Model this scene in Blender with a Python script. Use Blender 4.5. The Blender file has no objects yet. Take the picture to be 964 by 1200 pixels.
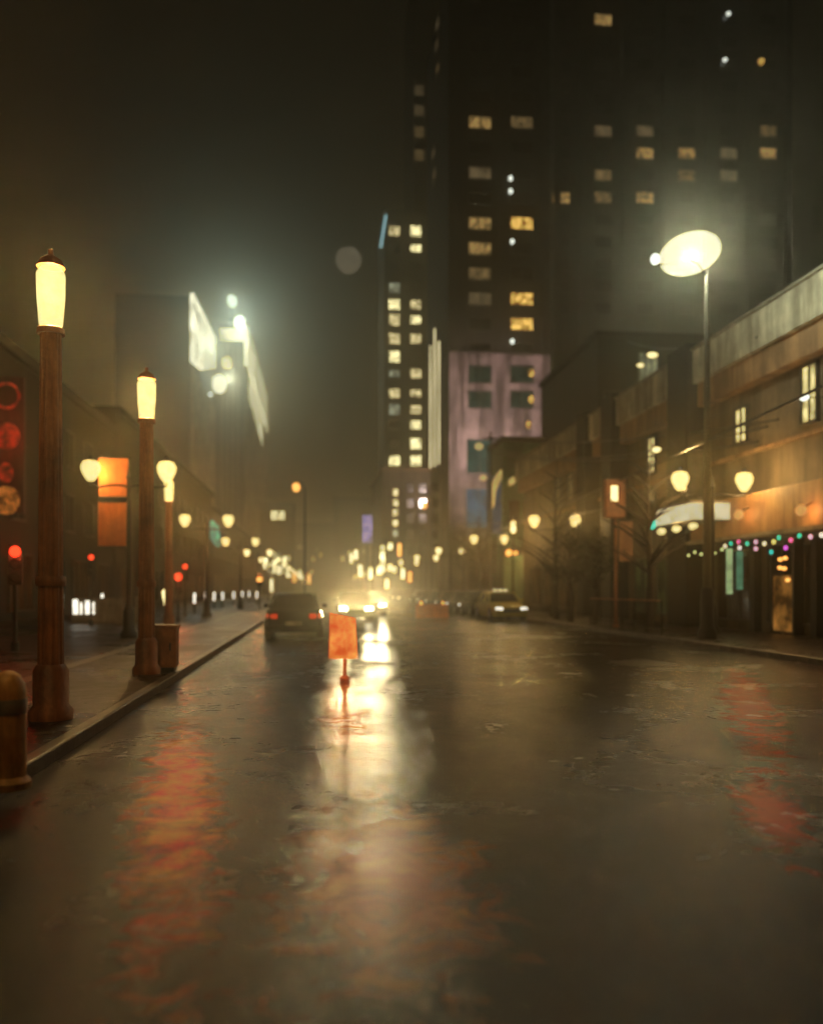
import bpy, bmesh, math, random
from mathutils import Vector, Matrix
R = math.radians
random.seed(7)
S = bpy.context.scene
COL = S.collection
# ------------------------------------------------------------------ camera geometry
F, CX, HY, CAMH = 1000.0, 482.0, 690.0, 1.6
AY = math.atan(112/1000.0)
SA, CA = math.sin(AY), math.cos(AY)

def onY(px, py, Y):            # point on the plane y = Y seen at a pixel of the 964x1200 photograph
    u = (px-CX)/F
    D = Y/(CA-u*SA)
    return Vector((D*(SA+u*CA), Y, CAMH+(HY-py)/F*D))

def onX(px, py, X):            # point on the plane x = X
    u = (px-CX)/F
    D = X/(SA+u*CA)
    return Vector((X, D*(CA-u*SA), CAMH+(HY-py)/F*D))

def at(px, py, D):             # point at a depth
    u = (px-CX)/F
    return Vector((D*(SA+u*CA), D*(CA-u*SA), CAMH+(HY-py)/F*D))

def ground_at(px, py, z=0.):
    D = (CAMH-z)*F/(py-HY); u = (px-CX)/F
    return Vector((D*(SA+u*CA), D*(CA-u*SA), z))
# ------------------------------------------------------------------ materials
# painted reflections and worn median brick: near end, far end, width, two tones, cover
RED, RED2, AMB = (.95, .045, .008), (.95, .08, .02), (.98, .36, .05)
GLOW_AND_BRICK = [((200, 1190), (212, 840), .72, RED, AMB, 1.), ((905, 915), (862, 780), .85, RED, RED2, 1.), ((925, 1010), (885, 905), .5, RED, RED2, 1.),  # reflected red and amber light, painted into the asphalt colour
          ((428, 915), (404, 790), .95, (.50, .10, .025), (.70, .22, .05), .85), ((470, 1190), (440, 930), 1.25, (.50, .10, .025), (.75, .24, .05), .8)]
MATS = {}
def _nodes(name):
    m = bpy.data.materials.new(name); m.use_nodes = True
    nt = m.node_tree; nt.nodes.clear()
    return m, nt, nt.nodes, nt.links

def N(nt, typ, **kw):
    n = nt.nodes.new(typ)
    for k, v in kw.items():
        if k.startswith('i_'):
            n.inputs[k[2:].replace('_', ' ')].default_value = v
        else: setattr(n, k, v)
    return n

def mat(name, c1, c2=None, rough=.6, rvar=.15, metal=0., scale=3., bump=.3, bscale=None, stain=.5, spec=.5):
    """weathered surface: two tones mixed by noise at two sizes, streaky grime, uneven gloss, bump"""
    if name in MATS: return MATS[name]
    m, nt, ns, L = _nodes(name)
    out = N(nt, 'ShaderNodeOutputMaterial'); b = N(nt, 'ShaderNodeBsdfPrincipled')
    b.inputs['Metallic'].default_value = metal
    b.inputs['Specular IOR Level'].default_value = spec
    tc = N(nt, 'ShaderNodeTexCoord')
    n1 = N(nt, 'ShaderNodeTexNoise', i_Scale=scale, i_Detail=9., i_Roughness=.65)
    L.new(tc.outputs['Object'], n1.inputs['Vector'])
    mp = N(nt, 'ShaderNodeMapping'); mp.inputs['Scale'].default_value = (1., 1., .12)
    L.new(tc.outputs['Object'], mp.inputs['Vector'])
    n2 = N(nt, 'ShaderNodeTexNoise', i_Scale=scale*1.7, i_Detail=6., i_Roughness=.7)
    L.new(mp.outputs[0], n2.inputs['Vector'])
    c2 = c2 or tuple(x*.45 for x in c1)
    r1 = N(nt, 'ShaderNodeValToRGB')
    r1.color_ramp.elements[0].position = .35; r1.color_ramp.elements[1].position = .66
    r1.color_ramp.elements[0].color = (*c2, 1); r1.color_ramp.elements[1].color = (*c1, 1)
    L.new(n1.outputs['Fac'], r1.inputs[0])
    r2 = N(nt, 'ShaderNodeValToRGB')
    r2.color_ramp.elements[0].position = .4; r2.color_ramp.elements[1].position = .62
    k = 1-stain
    r2.color_ramp.elements[0].color = (k, k*.97, k*.92, 1); r2.color_ramp.elements[1].color = (1, 1, 1, 1)
    L.new(n2.outputs['Fac'], r2.inputs[0])
    mx = N(nt, 'ShaderNodeMixRGB', blend_type='MULTIPLY'); mx.inputs[0].default_value = 1
    L.new(r1.outputs[0], mx.inputs[1]); L.new(r2.outputs[0], mx.inputs[2])
    L.new(mx.outputs[0], b.inputs['Base Color'])
    mr = N(nt, 'ShaderNodeMapRange'); mr.inputs['To Min'].default_value = max(.03, rough-rvar); mr.inputs['To Max'].default_value = min(1, rough+rvar)
    L.new(n1.outputs['Fac'], mr.inputs['Value']); L.new(mr.outputs[0], b.inputs['Roughness'])
    if bump:
        n3 = N(nt, 'ShaderNodeTexNoise', i_Scale=bscale or scale*9, i_Detail=6., i_Roughness=.6)
        L.new(tc.outputs['Object'], n3.inputs['Vector'])
        bp = N(nt, 'ShaderNodeBump', i_Strength=bump, i_Distance=.03)
        L.new(n3.outputs['Fac'], bp.inputs['Height']); L.new(bp.outputs[0], b.inputs['Normal'])
    L.new(b.outputs[0], out.inputs[0])
    MATS[name] = m
    return m

def emis(name, col, st, var=.0, scale=2., see=0., col2=None):
    """something that gives off light; var breaks it up (blinds, lamps inside); see lets the bulb inside shine through"""
    if name in MATS: return MATS[name]
    m, nt, ns, L = _nodes(name)
    out = N(nt, 'ShaderNodeOutputMaterial'); e = N(nt, 'ShaderNodeEmission')
    e.inputs['Strength'].default_value = st*2.25; e.inputs['Color'].default_value = (*col, 1)
    tc = N(nt, 'ShaderNodeTexCoord')
    n1 = N(nt, 'ShaderNodeTexNoise', i_Scale=scale, i_Detail=3., i_Roughness=.6)
    L.new(tc.outputs['Object'], n1.inputs['Vector'])
    if var:
        r = N(nt, 'ShaderNodeValToRGB')
        r.color_ramp.elements[0].position = .38; r.color_ramp.elements[1].position = .62
        d = col2 or col
        r.color_ramp.elements[0].color = (*[x*(1-var) for x in d], 1); r.color_ramp.elements[1].color = (*col, 1)
        L.new(n1.outputs['Fac'], r.inputs[0]); L.new(r.outputs[0], e.inputs['Color'])
    if see:
        t = N(nt, 'ShaderNodeBsdfTransparent'); mx = N(nt, 'ShaderNodeMixShader'); mx.inputs[0].default_value = 1-see
        L.new(t.outputs[0], mx.inputs[1]); L.new(e.outputs[0], mx.inputs[2]); L.new(mx.outputs[0], out.inputs[0])
    else:
        L.new(e.outputs[0], out.inputs[0])
    MATS[name] = m
    return m

def road_mat(name, c1, c2, rlo, rhi, bump, grain=55., brick=None, patch=.35, glow_and_brick=(), bdist=.008):
    m, nt, ns, L = _nodes(name)
    out = N(nt, 'ShaderNodeOutputMaterial'); b = N(nt, 'ShaderNodeBsdfPrincipled'); b.inputs['Specular IOR Level'].default_value = .13
    tc = N(nt, 'ShaderNodeTexCoord'); V = tc.outputs['Object']
    big = N(nt, 'ShaderNodeTexNoise', i_Scale=.45, i_Detail=8., i_Roughness=.62, i_Distortion=.6); L.new(V, big.inputs['Vector'])
    mid = N(nt, 'ShaderNodeTexNoise', i_Scale=5., i_Detail=8., i_Roughness=.7); L.new(V, mid.inputs['Vector'])
    fin = N(nt, 'ShaderNodeTexNoise', i_Scale=grain, i_Detail=4., i_Roughness=.7); L.new(V, fin.inputs['Vector'])
    vor = N(nt, 'ShaderNodeTexVoronoi', i_Scale=grain*1.3); L.new(V, vor.inputs['Vector'])
    cr = N(nt, 'ShaderNodeTexVoronoi', feature='DISTANCE_TO_EDGE', i_Scale=.7)
    # cracks: distort the lookup
    dv = N(nt, 'ShaderNodeMixRGB', blend_type='ADD'); dv.inputs[0].default_value = .35
    L.new(V, dv.inputs[1]); L.new(mid.outputs['Color'], dv.inputs[2]); L.new(dv.outputs[0], cr.inputs['Vector'])
    ramp = N(nt, 'ShaderNodeValToRGB'); ramp.color_ramp.elements[0].position = .3; ramp.color_ramp.elements[1].position = .7
    ramp.color_ramp.elements[0].color = (*c2, 1); ramp.color_ramp.elements[1].color = (*c1, 1)
    L.new(mid.outputs['Fac'], ramp.inputs[0])
    col = ramp.outputs[0]
    bh = None
    if brick:
        bt = N(nt, 'ShaderNodeTexBrick', i_Scale=1., ); bt.inputs['Brick Width'].default_value = brick[0]; bt.inputs['Row Height'].default_value = brick[1]
        bt.inputs['Mortar Size'].default_value = brick[2]
        bt.inputs['Color1'].default_value = (1, 1, 1, 1); bt.inputs['Color2'].default_value = (.55, .5, .45, 1); bt.inputs['Mortar'].default_value = (.25, .25, .25, 1)
        L.new(V, bt.inputs['Vector'])
        mb = N(nt, 'ShaderNodeMixRGB', blend_type='MULTIPLY'); mb.inputs[0].default_value = 1.
        L.new(col, mb.inputs[1]); L.new(bt.outputs['Color'], mb.inputs[2]); col = mb.outputs[0]; bh = bt.outputs['Fac']
    st = N(nt, 'ShaderNodeValToRGB'); st.color_ramp.elements[0].position = .30; st.color_ramp.elements[1].position = .68
    st.color_ramp.elements[0].color = (patch, patch, patch, 1); st.color_ramp.elements[1].color = (1, 1, 1, 1)
    L.new(big.outputs['Fac'], st.inputs[0])
    m2 = N(nt, 'ShaderNodeMixRGB', blend_type='MULTIPLY'); m2.inputs[0].default_value = 1.
    L.new(col, m2.inputs[1]); L.new(st.outputs[0], m2.inputs[2])
    crk = N(nt, 'ShaderNodeValToRGB'); crk.color_ramp.elements[0].position = .0; crk.color_ramp.elements[1].position = .012
    crk.color_ramp.elements[0].color = (.3, .3, .3, 1); crk.color_ramp.elements[1].color = (1, 1, 1, 1)
    L.new(cr.outputs['Distance'], crk.inputs[0])
    m3 = N(nt, 'ShaderNodeMixRGB', blend_type='MULTIPLY'); m3.inputs[0].default_value = .8
    L.new(m2.outputs[0], m3.inputs[1]); L.new(crk.outputs[0], m3.inputs[2])
    colr = m3.outputs[0]
    if glow_and_brick:
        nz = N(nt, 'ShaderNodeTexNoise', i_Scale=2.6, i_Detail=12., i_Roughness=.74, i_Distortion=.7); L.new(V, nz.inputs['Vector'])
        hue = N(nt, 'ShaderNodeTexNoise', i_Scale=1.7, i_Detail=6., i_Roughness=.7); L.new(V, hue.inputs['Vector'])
    for near, far, wid, ca, cb, strength in glow_and_brick:  # masks for the painted reflections and the median brick
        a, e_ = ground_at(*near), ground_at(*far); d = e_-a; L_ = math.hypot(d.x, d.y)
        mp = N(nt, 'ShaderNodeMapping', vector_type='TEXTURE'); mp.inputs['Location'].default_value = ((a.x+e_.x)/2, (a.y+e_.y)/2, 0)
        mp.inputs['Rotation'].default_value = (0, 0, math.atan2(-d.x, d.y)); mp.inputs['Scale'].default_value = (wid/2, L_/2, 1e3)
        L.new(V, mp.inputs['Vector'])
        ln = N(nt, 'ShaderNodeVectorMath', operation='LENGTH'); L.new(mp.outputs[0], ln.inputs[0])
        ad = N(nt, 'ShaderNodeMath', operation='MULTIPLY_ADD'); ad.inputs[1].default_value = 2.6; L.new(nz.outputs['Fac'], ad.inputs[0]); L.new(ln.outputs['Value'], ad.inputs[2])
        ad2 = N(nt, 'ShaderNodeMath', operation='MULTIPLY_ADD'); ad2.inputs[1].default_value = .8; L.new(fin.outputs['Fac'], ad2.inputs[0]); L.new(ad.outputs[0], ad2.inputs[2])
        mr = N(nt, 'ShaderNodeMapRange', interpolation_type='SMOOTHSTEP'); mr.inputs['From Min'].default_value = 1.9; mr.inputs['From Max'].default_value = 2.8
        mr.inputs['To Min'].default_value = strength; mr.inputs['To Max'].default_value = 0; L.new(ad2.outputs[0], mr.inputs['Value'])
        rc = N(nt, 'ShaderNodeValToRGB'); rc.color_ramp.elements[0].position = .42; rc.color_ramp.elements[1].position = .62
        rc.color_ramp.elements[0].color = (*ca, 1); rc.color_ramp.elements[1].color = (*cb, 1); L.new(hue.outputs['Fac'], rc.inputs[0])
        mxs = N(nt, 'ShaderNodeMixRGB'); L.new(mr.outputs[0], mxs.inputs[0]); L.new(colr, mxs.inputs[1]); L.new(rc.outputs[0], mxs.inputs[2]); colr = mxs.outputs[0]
    L.new(colr, b.inputs['Base Color'])
    # gloss: puddled smooth zones and rougher ones
    sm = N(nt, 'ShaderNodeMath', operation='ADD'); sm2 = N(nt, 'ShaderNodeMath', operation='MULTIPLY'); sm2.inputs[1].default_value = .45
    L.new(mid.outputs['Fac'], sm2.inputs[0]); L.new(big.outputs['Fac'], sm.inputs[0]); L.new(sm2.outputs[0], sm.inputs[1])
    rr = N(nt, 'ShaderNodeMapRange'); rr.inputs['From Min'].default_value = .55; rr.inputs['From Max'].default_value = .9
    rr.inputs['To Min'].default_value = rlo; rr.inputs['To Max'].default_value = rhi
    L.new(sm.outputs[0], rr.inputs['Value']); L.new(rr.outputs[0], b.inputs['Roughness'])
    hm = N(nt, 'ShaderNodeMath', operation='MULTIPLY_ADD'); hm.inputs[1].default_value = .6
    L.new(vor.outputs['Distance'], hm.inputs[0]); L.new(fin.outputs['Fac'], hm.inputs[2])
    h = hm.outputs[0]
    hm2 = N(nt, 'ShaderNodeMath', operation='MULTIPLY_ADD'); hm2.inputs[1].default_value = 1.2
    L.new(mid.outputs['Fac'], hm2.inputs[0]); L.new(h, hm2.inputs[2]); h = hm2.outputs[0]
    if bh is not None:
        hb = N(nt, 'ShaderNodeMath', operation='MULTIPLY_ADD'); hb.inputs[1].default_value = -1.2
        L.new(bh, hb.inputs[0]); L.new(h, hb.inputs[2]); h = hb.outputs[0]
    bp = N(nt, 'ShaderNodeBump', i_Strength=bump, i_Distance=bdist); L.new(h, bp.inputs['Height']); L.new(bp.outputs[0], b.inputs['Normal'])
    L.new(b.outputs[0], out.inputs[0])
    MATS[name] = m
    return m

# ------------------------------------------------------------------ mesh helpers
class MB:
    def __init__(s): s.b = bmesh.new()
    def box(s, c, d, rz=0., rx=0., ry=0., bev=0.):
        M = Matrix.Translation(Vector(c)) @ Matrix.Rotation(rz, 4, 'Z') @ Matrix.Rotation(ry, 4, 'Y') @ Matrix.Rotation(rx, 4, 'X') @ Matrix.Diagonal((d[0], d[1], d[2], 1))
        t = bmesh.new(); bmesh.ops.create_cube(t, size=1., matrix=M)
        if bev: bmesh.ops.bevel(t, geom=t.edges[:], offset=bev, segments=2, affect='EDGES', profile=.5)
        s._add(t); return s
    def _add(s, t):
        mp = {v: s.b.verts.new(v.co) for v in t.verts}
        for f in t.faces:
            try: s.b.faces.new([mp[v] for v in f.verts])
            except ValueError: pass
        t.free()
    def span(s, x0, x1, y0, y1, z0, z1, bev=0.):
        return s.box(((x0+x1)/2, (y0+y1)/2, (z0+z1)/2), (x1-x0, y1-y0, z1-z0), bev=bev)
    def tube(s, pts, rad, n=8, cap=True):
        pts = [Vector(p) for p in pts]
        if not isinstance(rad, (list, tuple)): rad = [rad]*len(pts)
        rings = []
        for i, p in enumerate(pts):
            t = (pts[min(i+1, len(pts)-1)]-pts[max(i-1, 0)]).normalized()
            a = Vector((0, 0, 1)) if abs(t.z) < .9 else Vector((1, 0, 0))
            u = t.cross(a).normalized(); v = t.cross(u)
            rings.append([s.b.verts.new(p+(u*math.cos(k*2*math.pi/n)+v*math.sin(k*2*math.pi/n))*rad[i]) for k in range(n)])
        for a, b in zip(rings, rings[1:]):
            for k in range(n): s.b.faces.new((a[k], a[(k+1) % n], b[(k+1) % n], b[k]))
        if cap: s.b.faces.new(rings[0][::-1]); s.b.faces.new(rings[-1])
        return s
    def lathe(s, prof, c=(0, 0, 0), n=20, axis='Z', sx=1., sy=1.):
        c = Vector(c); rings = []
        for r, z in prof:
            rg = []
            for k in range(n):
                a = k*2*math.pi/n
                p = Vector((r*math.cos(a)*sx, r*math.sin(a)*sy, z))
                if axis == 'X': p = Vector((p.z, p.x, p.y))
                if axis == 'Y': p = Vector((p.x, p.z, p.y))
                rg.append(s.b.verts.new(c+p))
            rings.append(rg)
        for a, b in zip(rings, rings[1:]):
            for k in range(n): s.b.faces.new((a[k], a[(k+1) % n], b[(k+1) % n], b[k]))
        s.b.faces.new(rings[0][::-1]); s.b.faces.new(rings[-1])
        return s
    def prism(s, pts, vec):
        """extrude polygon pts (3d) along vec"""
        vec = Vector(vec); a = [s.b.verts.new(Vector(p)) for p in pts]; b = [s.b.verts.new(Vector(p)+vec) for p in pts]
        n = len(a)
        s.b.faces.new(a); s.b.faces.new(b[::-1])
        for k in range(n): s.b.faces.new((a[k], b[k], b[(k+1) % n], a[(k+1) % n]))
        return s
    def ball(s, c, r, sc=(1, 1, 1), u=16, v=10):
        t = bmesh.new(); bmesh.ops.create_uvsphere(t, u_segments=u, v_segments=v, radius=r, matrix=Matrix.Translation(Vector(c)) @ Matrix.Diagonal((*sc, 1)))
        s._add(t); return s
    def build(s, name, m, parent=None, smooth=False, loc=None):
        bmesh.ops.recalc_face_normals(s.b, faces=s.b.faces[:])
        me = bpy.data.meshes.new(name); s.b.to_mesh(me); s.b.free()
        me.materials.append(m)
        if smooth:
            for p in me.polygons: p.use_smooth = True
            try: me.set_sharp_from_angle(angle=R(40))
            except Exception: pass
        o = bpy.data.objects.new(name, me); COL.objects.link(o)
        if parent: o.parent = parent
        if loc is not None: o.location = loc
        return o

def tag(o, label=None, cat=None, group=None, kind=None):
    if label: o['label'] = label
    if cat: o['category'] = cat
    if group: o['group'] = group
    if kind: o['kind'] = kind
    return o

def thing(name, loc, label, cat, group=None, rz=0.):
    o = bpy.data.objects.new(name, None); COL.objects.link(o)
    o.empty_display_size = .2
    o.location = loc; o.rotation_euler = (0, 0, rz)
    return tag(o, label, cat, group)

def kids(o): return [c for c in bpy.data.objects if c.parent == o]

def copy_tree(o, loc=None, label=None, rz=None, parent=None):
    c = o.copy(); COL.objects.link(c)
    if parent: c.parent = parent
    if loc is not None: c.location = loc
    if rz is not None: c.rotation_euler = (0, 0, rz)
    if label: c['label'] = label
    for ch in kids(o): copy_tree(ch, parent=c)
    return c

def lamp(kind, name, parent, loc, power, col, radius=.1, rot=None, spot=None, blend=.6):
    l = bpy.data.lights.new(name, kind); l.energy = power; l.color = col
    l.shadow_soft_size = radius
    if spot: l.spot_size = spot; l.spot_blend = blend
    o = bpy.data.objects.new(name, l); COL.objects.link(o)
    o.parent = parent; o.location = loc
    if rot is not None: o.rotation_euler = rot
    return o

# ------------------------------------------------------------------ palette
WARM = (1., .60, .20); ORANGE = (1., .45, .12)
m_road = road_mat('wet_asphalt', (.022, .011, .0045), (.006, .003, .0012), .10, .33, .75, grain=75., glow_and_brick=GLOW_AND_BRICK, bdist=.0045)
m_walk = road_mat('wet_paving', (.045, .030, .018), (.014, .009, .005), .2, .45, .6, grain=40., brick=(1.2, .6, .012))
m_brick = road_mat('median_brick', (.80, .24, .06), (.22, .055, .015), .42, .75, .9, grain=60., brick=(.20, .10, .006), patch=.3)
m_kerb = mat('kerb_stone', (.22, .18, .13), rough=.35, scale=2.5, bump=.4)
m_earth = mat('city_ground', (.05, .04, .03), rough=.6, scale=.3)
m_conc = mat('concrete', (.30, .27, .20), rough=.75, scale=.9, bump=.4)
m_conc_lt = mat('pale_render', (.62, .57, .42), rough=.75, scale=.8, bump=.4, stain=.6)
m_brown = mat('brown_render', (.42, .25, .12), rough=.75, scale=.8, bump=.4, stain=.6)
m_brownwall = mat('dark_brown_wall', (.20, .155, .095), rough=.75, scale=.7, bump=.4, stain=.6)
m_dark = mat('soot_stone', (.035, .032, .022), rough=.8, scale=.4, bump=.3)
m_darker = mat('black_stone', (.018, .018, .014), rough=.8, scale=.4, bump=.3)
m_black = mat('black_metal', (.02, .02, .018), rough=.4, scale=6., bump=.15)
m_rust = mat('rust_painted_metal', (.52, .17, .045), (.20, .06, .015), rough=.5, scale=2.5, bump=.3)
m_pink = mat('pink_render', (.44, .33, .30), (.13, .10, .095), rough=.8, scale=.35, bump=.5, stain=.75)
m_redbrick = mat('old_red_brick', (.20, .09, .06), rough=.8, scale=.5, bump=.4)
m_teal = mat('teal_render', (.20, .42, .27), rough=.7, scale=.4, bump=.3)
m_glass = mat('night_glass', (.012, .015, .014), rough=.12, rvar=.06, scale=.6, bump=.05, spec=.8)
m_greenglass = mat('green_glass', (.03, .07, .055), rough=.15, rvar=.06, scale=.6, bump=.05, spec=.8)
m_frame = mat('window_frame', (.10, .085, .06), rough=.6, scale=4., bump=.1)
m_rubber = mat('tyre_rubber', (.018, .018, .018), rough=.75, scale=8.)
m_rim = mat('wheel_rim', (.35, .34, .32), rough=.3, metal=.9, scale=6., bump=.05)
m_orange = mat('orange_paint', (.75, .20, .04), (.50, .12, .03), rough=.5, scale=6., bump=.1, stain=.3)
m_banner = mat('orange_banner_cloth', (.72, .19, .035), (.5, .11, .02), rough=.85, scale=2.2, bump=.2, stain=.3)
m_bannerbrown = mat('brown_banner_cloth', (.40, .20, .10), (.25, .12, .06), rough=.85, scale=2.2, bump=.2, stain=.3)
m_cream = mat('cream_stone', (.42, .34, .24), rough=.6, scale=2., bump=.2)
m_bark = mat('tree_bark', (.07, .05, .035), rough=.9, scale=9., bump=.8)
m_leaf = mat('dark_leaves', (.06, .075, .03), (.03, .04, .015), rough=.55, scale=1.5, bump=0)

e_globe = emis('lamp_glass_lit', (1., .84, .34), 2.4, var=.18, scale=6., see=.6)
e_globe_far = emis('far_lamp_glass_lit', (1., .80, .34), 3., var=.15, scale=6.)
e_far_y = emis('far_sign_lit', (1., .86, .45), 3.)
e_flood = emis('floodlight_glass_lit', (1., .95, .62), 2.3, var=.3, scale=2., see=.65)
e_white = emis('white_point_lit', (.95, 1., .85), 2.6)
e_win = [emis('window_lit_bright', (1., .60, .13), 2.5, .92, 1.6, col2=(1., .42, .06)),
         emis('window_lit_medium', (1., .62, .20), .75, .85, 1.7),
         emis('window_lit_dim', (1., .66, .26), .30, .85, 1.7),
         emis('window_lit_faint', (1., .72, .35), .2, .6, .8)]
e_winp = [emis('office_window_lit_bright', (1., .88, .42), 6., .95, 1.3),
          emis('office_window_lit_medium', (1., .82, .38), 3.2, .95, 1.2),
          emis('office_window_lit_dim', (.85, .9, .6), 1., .8, .4)]
e_crown = emis('crown_panel_lit', (1., .97, .66), 3.6, .75, .22)
e_crown2 = emis('crown_panel_lit_warm', (1., .94, .55), 3.8, .75, .22)
e_strip = emis('light_strip', (1., .85, .45), 2.2, .4, .1)
e_red = emis('red_lens_lit', (1., .05, .015), 3.2)
e_redcore = emis('red_neon_lit', (1., .06, .02), .42, .9, 2.6)
e_redorange = emis('amber_neon_lit', (1., .30, .05), .5, .85, 3.2)
e_amber = emis('amber_lamp_lit', (1., .42, .09), 3.)
e_teal = emis('teal_neon_lit', (.02, .62, .45), .9, .7, 1.2)
e_green = emis('green_lens_lit', (.10, .85, .55), 1.6)
e_cyan = emis('cyan_strip_lit', (.5, .9, .95), 1.8, .3)
e_purple = emis('purple_screen_lit', (.55, .45, 1.), 1.6, .85, 1.4)
e_blue = emis('blue_sign_lit', (.04, .10, .8), .5, .6, 2.)
e_head = emis('headlight_lit', (1., .93, .62), 30.)
e_headdim = emis('parked_headlight_lit', (1., .93, .75), 3.2, .5, 8.)
e_signorange = emis('orange_sign_lit', (1., .30, .06), 1.35, .45, 3., col2=(1., .14, .02))
e_shop = emis('shopfront_lit', (1., .42, .08), .42, .9, 1.3)
e_shopw = emis('white_canopy_lit', (1., .92, .55), .95, .3, 2.)
e_neongreen = emis('pale_green_tube_lit', (.62, .85, .38), .75, .45, 1.5)
e_neongreen2 = emis('green_tube_lit', (.18, .50, .28), .55, .45, 1.5)
e_yellow = emis('yellow_sign_lit', (1., .72, .22), .8, .35, 1.5)
e_bluep = emis('blue_panel_lit', (.05, .16, .30), .35, .6, .6)
e_tail = emis('tail_light_lit', (1., .07, .02), .6)

# ------------------------------------------------------------------ the ground
tag(MB().span(-130, 160, -25, 640, -.5, -.012).build('ground', m_earth), kind='structure')
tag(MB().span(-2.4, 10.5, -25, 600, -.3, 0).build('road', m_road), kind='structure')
tag(MB().span(-14.05, -2.55, -25, 600, -.3, .13).build('pavement_left', m_walk), kind='structure')
tag(MB().span(10.65, 15.1, -25, 600, -.3, .13).build('pavement_right', m_walk), kind='structure')
tag(MB().span(-2.549, -2.401, -25, 600, -.3, .135, bev=.02).build('kerb_left', m_kerb), kind='structure')
tag(MB().span(10.501, 10.649, -25, 600, -.3, .135, bev=.02).build('kerb_right', m_kerb), kind='structure')
tag(MB().span(-4.75, -4.5, -25, 600, .1, .138).build('paving_trim', m_kerb), kind='structure')
# brick median with the gap of the crossing
# ------------------------------------------------------------------ street lamps: tall luminous columns
def make_column(loc, label, power=800.):
    t = thing('column_lamp', loc, label, 'street lamp', 'luminous column lamps along the left kerb')
    MB().lathe([(.24, 0), (.24, .10), (.19, .16), (.19, .55), (.15, .62)], n=20).build('base', m_rust, t, smooth=True)
    b = MB().lathe([(.14, .62), (.135, 1.4), (.115, 4.34)], n=48)
    for k, v in enumerate(b.b.verts):
        if k % 4 in (0, 1): v.co.x *= .93; v.co.y *= .93
    b.build('pole', m_rust, t)
    MB().lathe([(.155, 1.5), (.165, 1.53), (.165, 1.58), (.155, 1.61)], n=24).build('ring', m_rust, t, smooth=True)
    g = MB().lathe([(.10, 4.40), (.125, 4.45), (.150, 4.75), (.155, 5.02), (.11, 5.10)], n=20).build('lamp_glass', e_globe, t, smooth=True)
    MB().lathe([(.15, 4.34), (.15, 4.40), (.12, 4.42)], n=20).build('collar', m_rust, t, smooth=True)
    MB().lathe([(.155, 5.10), (.12, 5.18), (.03, 5.24), (.03, 5.30)], n=20).build('cap', m_rust, t, smooth=True)
    lamp('POINT', 'bulb', g, (0, 0, 4.8), power, WARM, .06)
    return t
col0 = make_column((-2.97, 10.03, .13), 'nearest and largest glowing column lamp at the left kerb')
copy_tree(col0, (-2.91, 15.2, .13), 'second glowing column lamp, beside the low cabinet on the left pavement')
copy_tree(col0, (-4.9, 29.4, .13), 'small far column lamp just right of the twin globe lamp with banners')
copy_tree(col0, (-2.95, 4.85, .13), 'unseen column lamp on the left kerb outside the frame, lighting the near road')  # unseen lamp carrying on the row, put in to light the near road

# ------------------------------------------------------------------ street lamps: twin globes
def make_twin(loc, label, group, glass, power, half=1.1, near=True):
    t = thing('twin_globe_lamp', loc, label, 'street lamp', group)
    n = 18 if near else 10
    MB().lathe([(.26, 0), (.26, .15), (.18, .25), (.16, .8), (.10, .95)], n=n).build('base', m_black, t, smooth=True)
    MB().lathe([(.085, .95), (.06, 4.75), (.09, 4.8), (.05, 4.9), (.015, 5.15)], n=n).build('pole', m_black, t, smooth=True)
    for s in (-1, 1):
        pts = [(0, 0, 4.45)]+[(s*half*(1-math.cos(a*math.pi/2/6))/1, 0, 4.45+.12*math.sin(a*math.pi/6)) for a in range(1, 6)]+[(s*half, 0, 4.55), (s*half, 0, 4.66)]
        MB().tube(pts, .035, n=8).build('arm', m_black, t, smooth=True)
        g = MB().lathe([(.09, 4.68), (.17, 4.78), (.27, 4.98), (.285, 5.12), (.22, 5.26), (.10, 5.30)], c=(s*half, 0, 0), n=n).build('globe', glass, t, smooth=True)
        MB().lathe([(.12, 5.29), (.08, 5.36), (.02, 5.46)], c=(s*half, 0, 0), n=n).build('finial', m_black, g, smooth=True)
        if power: lamp('POINT', 'bulb', g, (s*half, 0, 5.02), power, WARM, .08)
    return t
GL = 'twin globe lamps along the left pavement'; GR = 'twin globe lamps along the right pavement'
tw = make_twin((-5.55, 26.3, .13), 'twin globe lamp with orange banners, nearest on the left pavement', GL, e_globe, 700.)
twl = tw
for b0, b1 in ((5.62-.13, 4.55), (4.35, 3.0)):
    pass
for y in (45, 65, 85, 105, 125, 145, 165, 185, 205, 225, 245, 265, 285):
    base = copy_tree(tw, (-5.6, y, .13), {45: 'second twin globe lamp along the left pavement', 65: 'third twin globe lamp along the left pavement, by the teal sign'}.get(y)) if y < 66 else None
    if y > 66:
        if y == 85:
            twf = make_twin((-5.6, y, .13), 'small distant twin globe lamp far down the left pavement', GL, e_globe_far, 0, near=False); 
        else: copy_tree(twf, (-5.6, y, .13))
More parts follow.
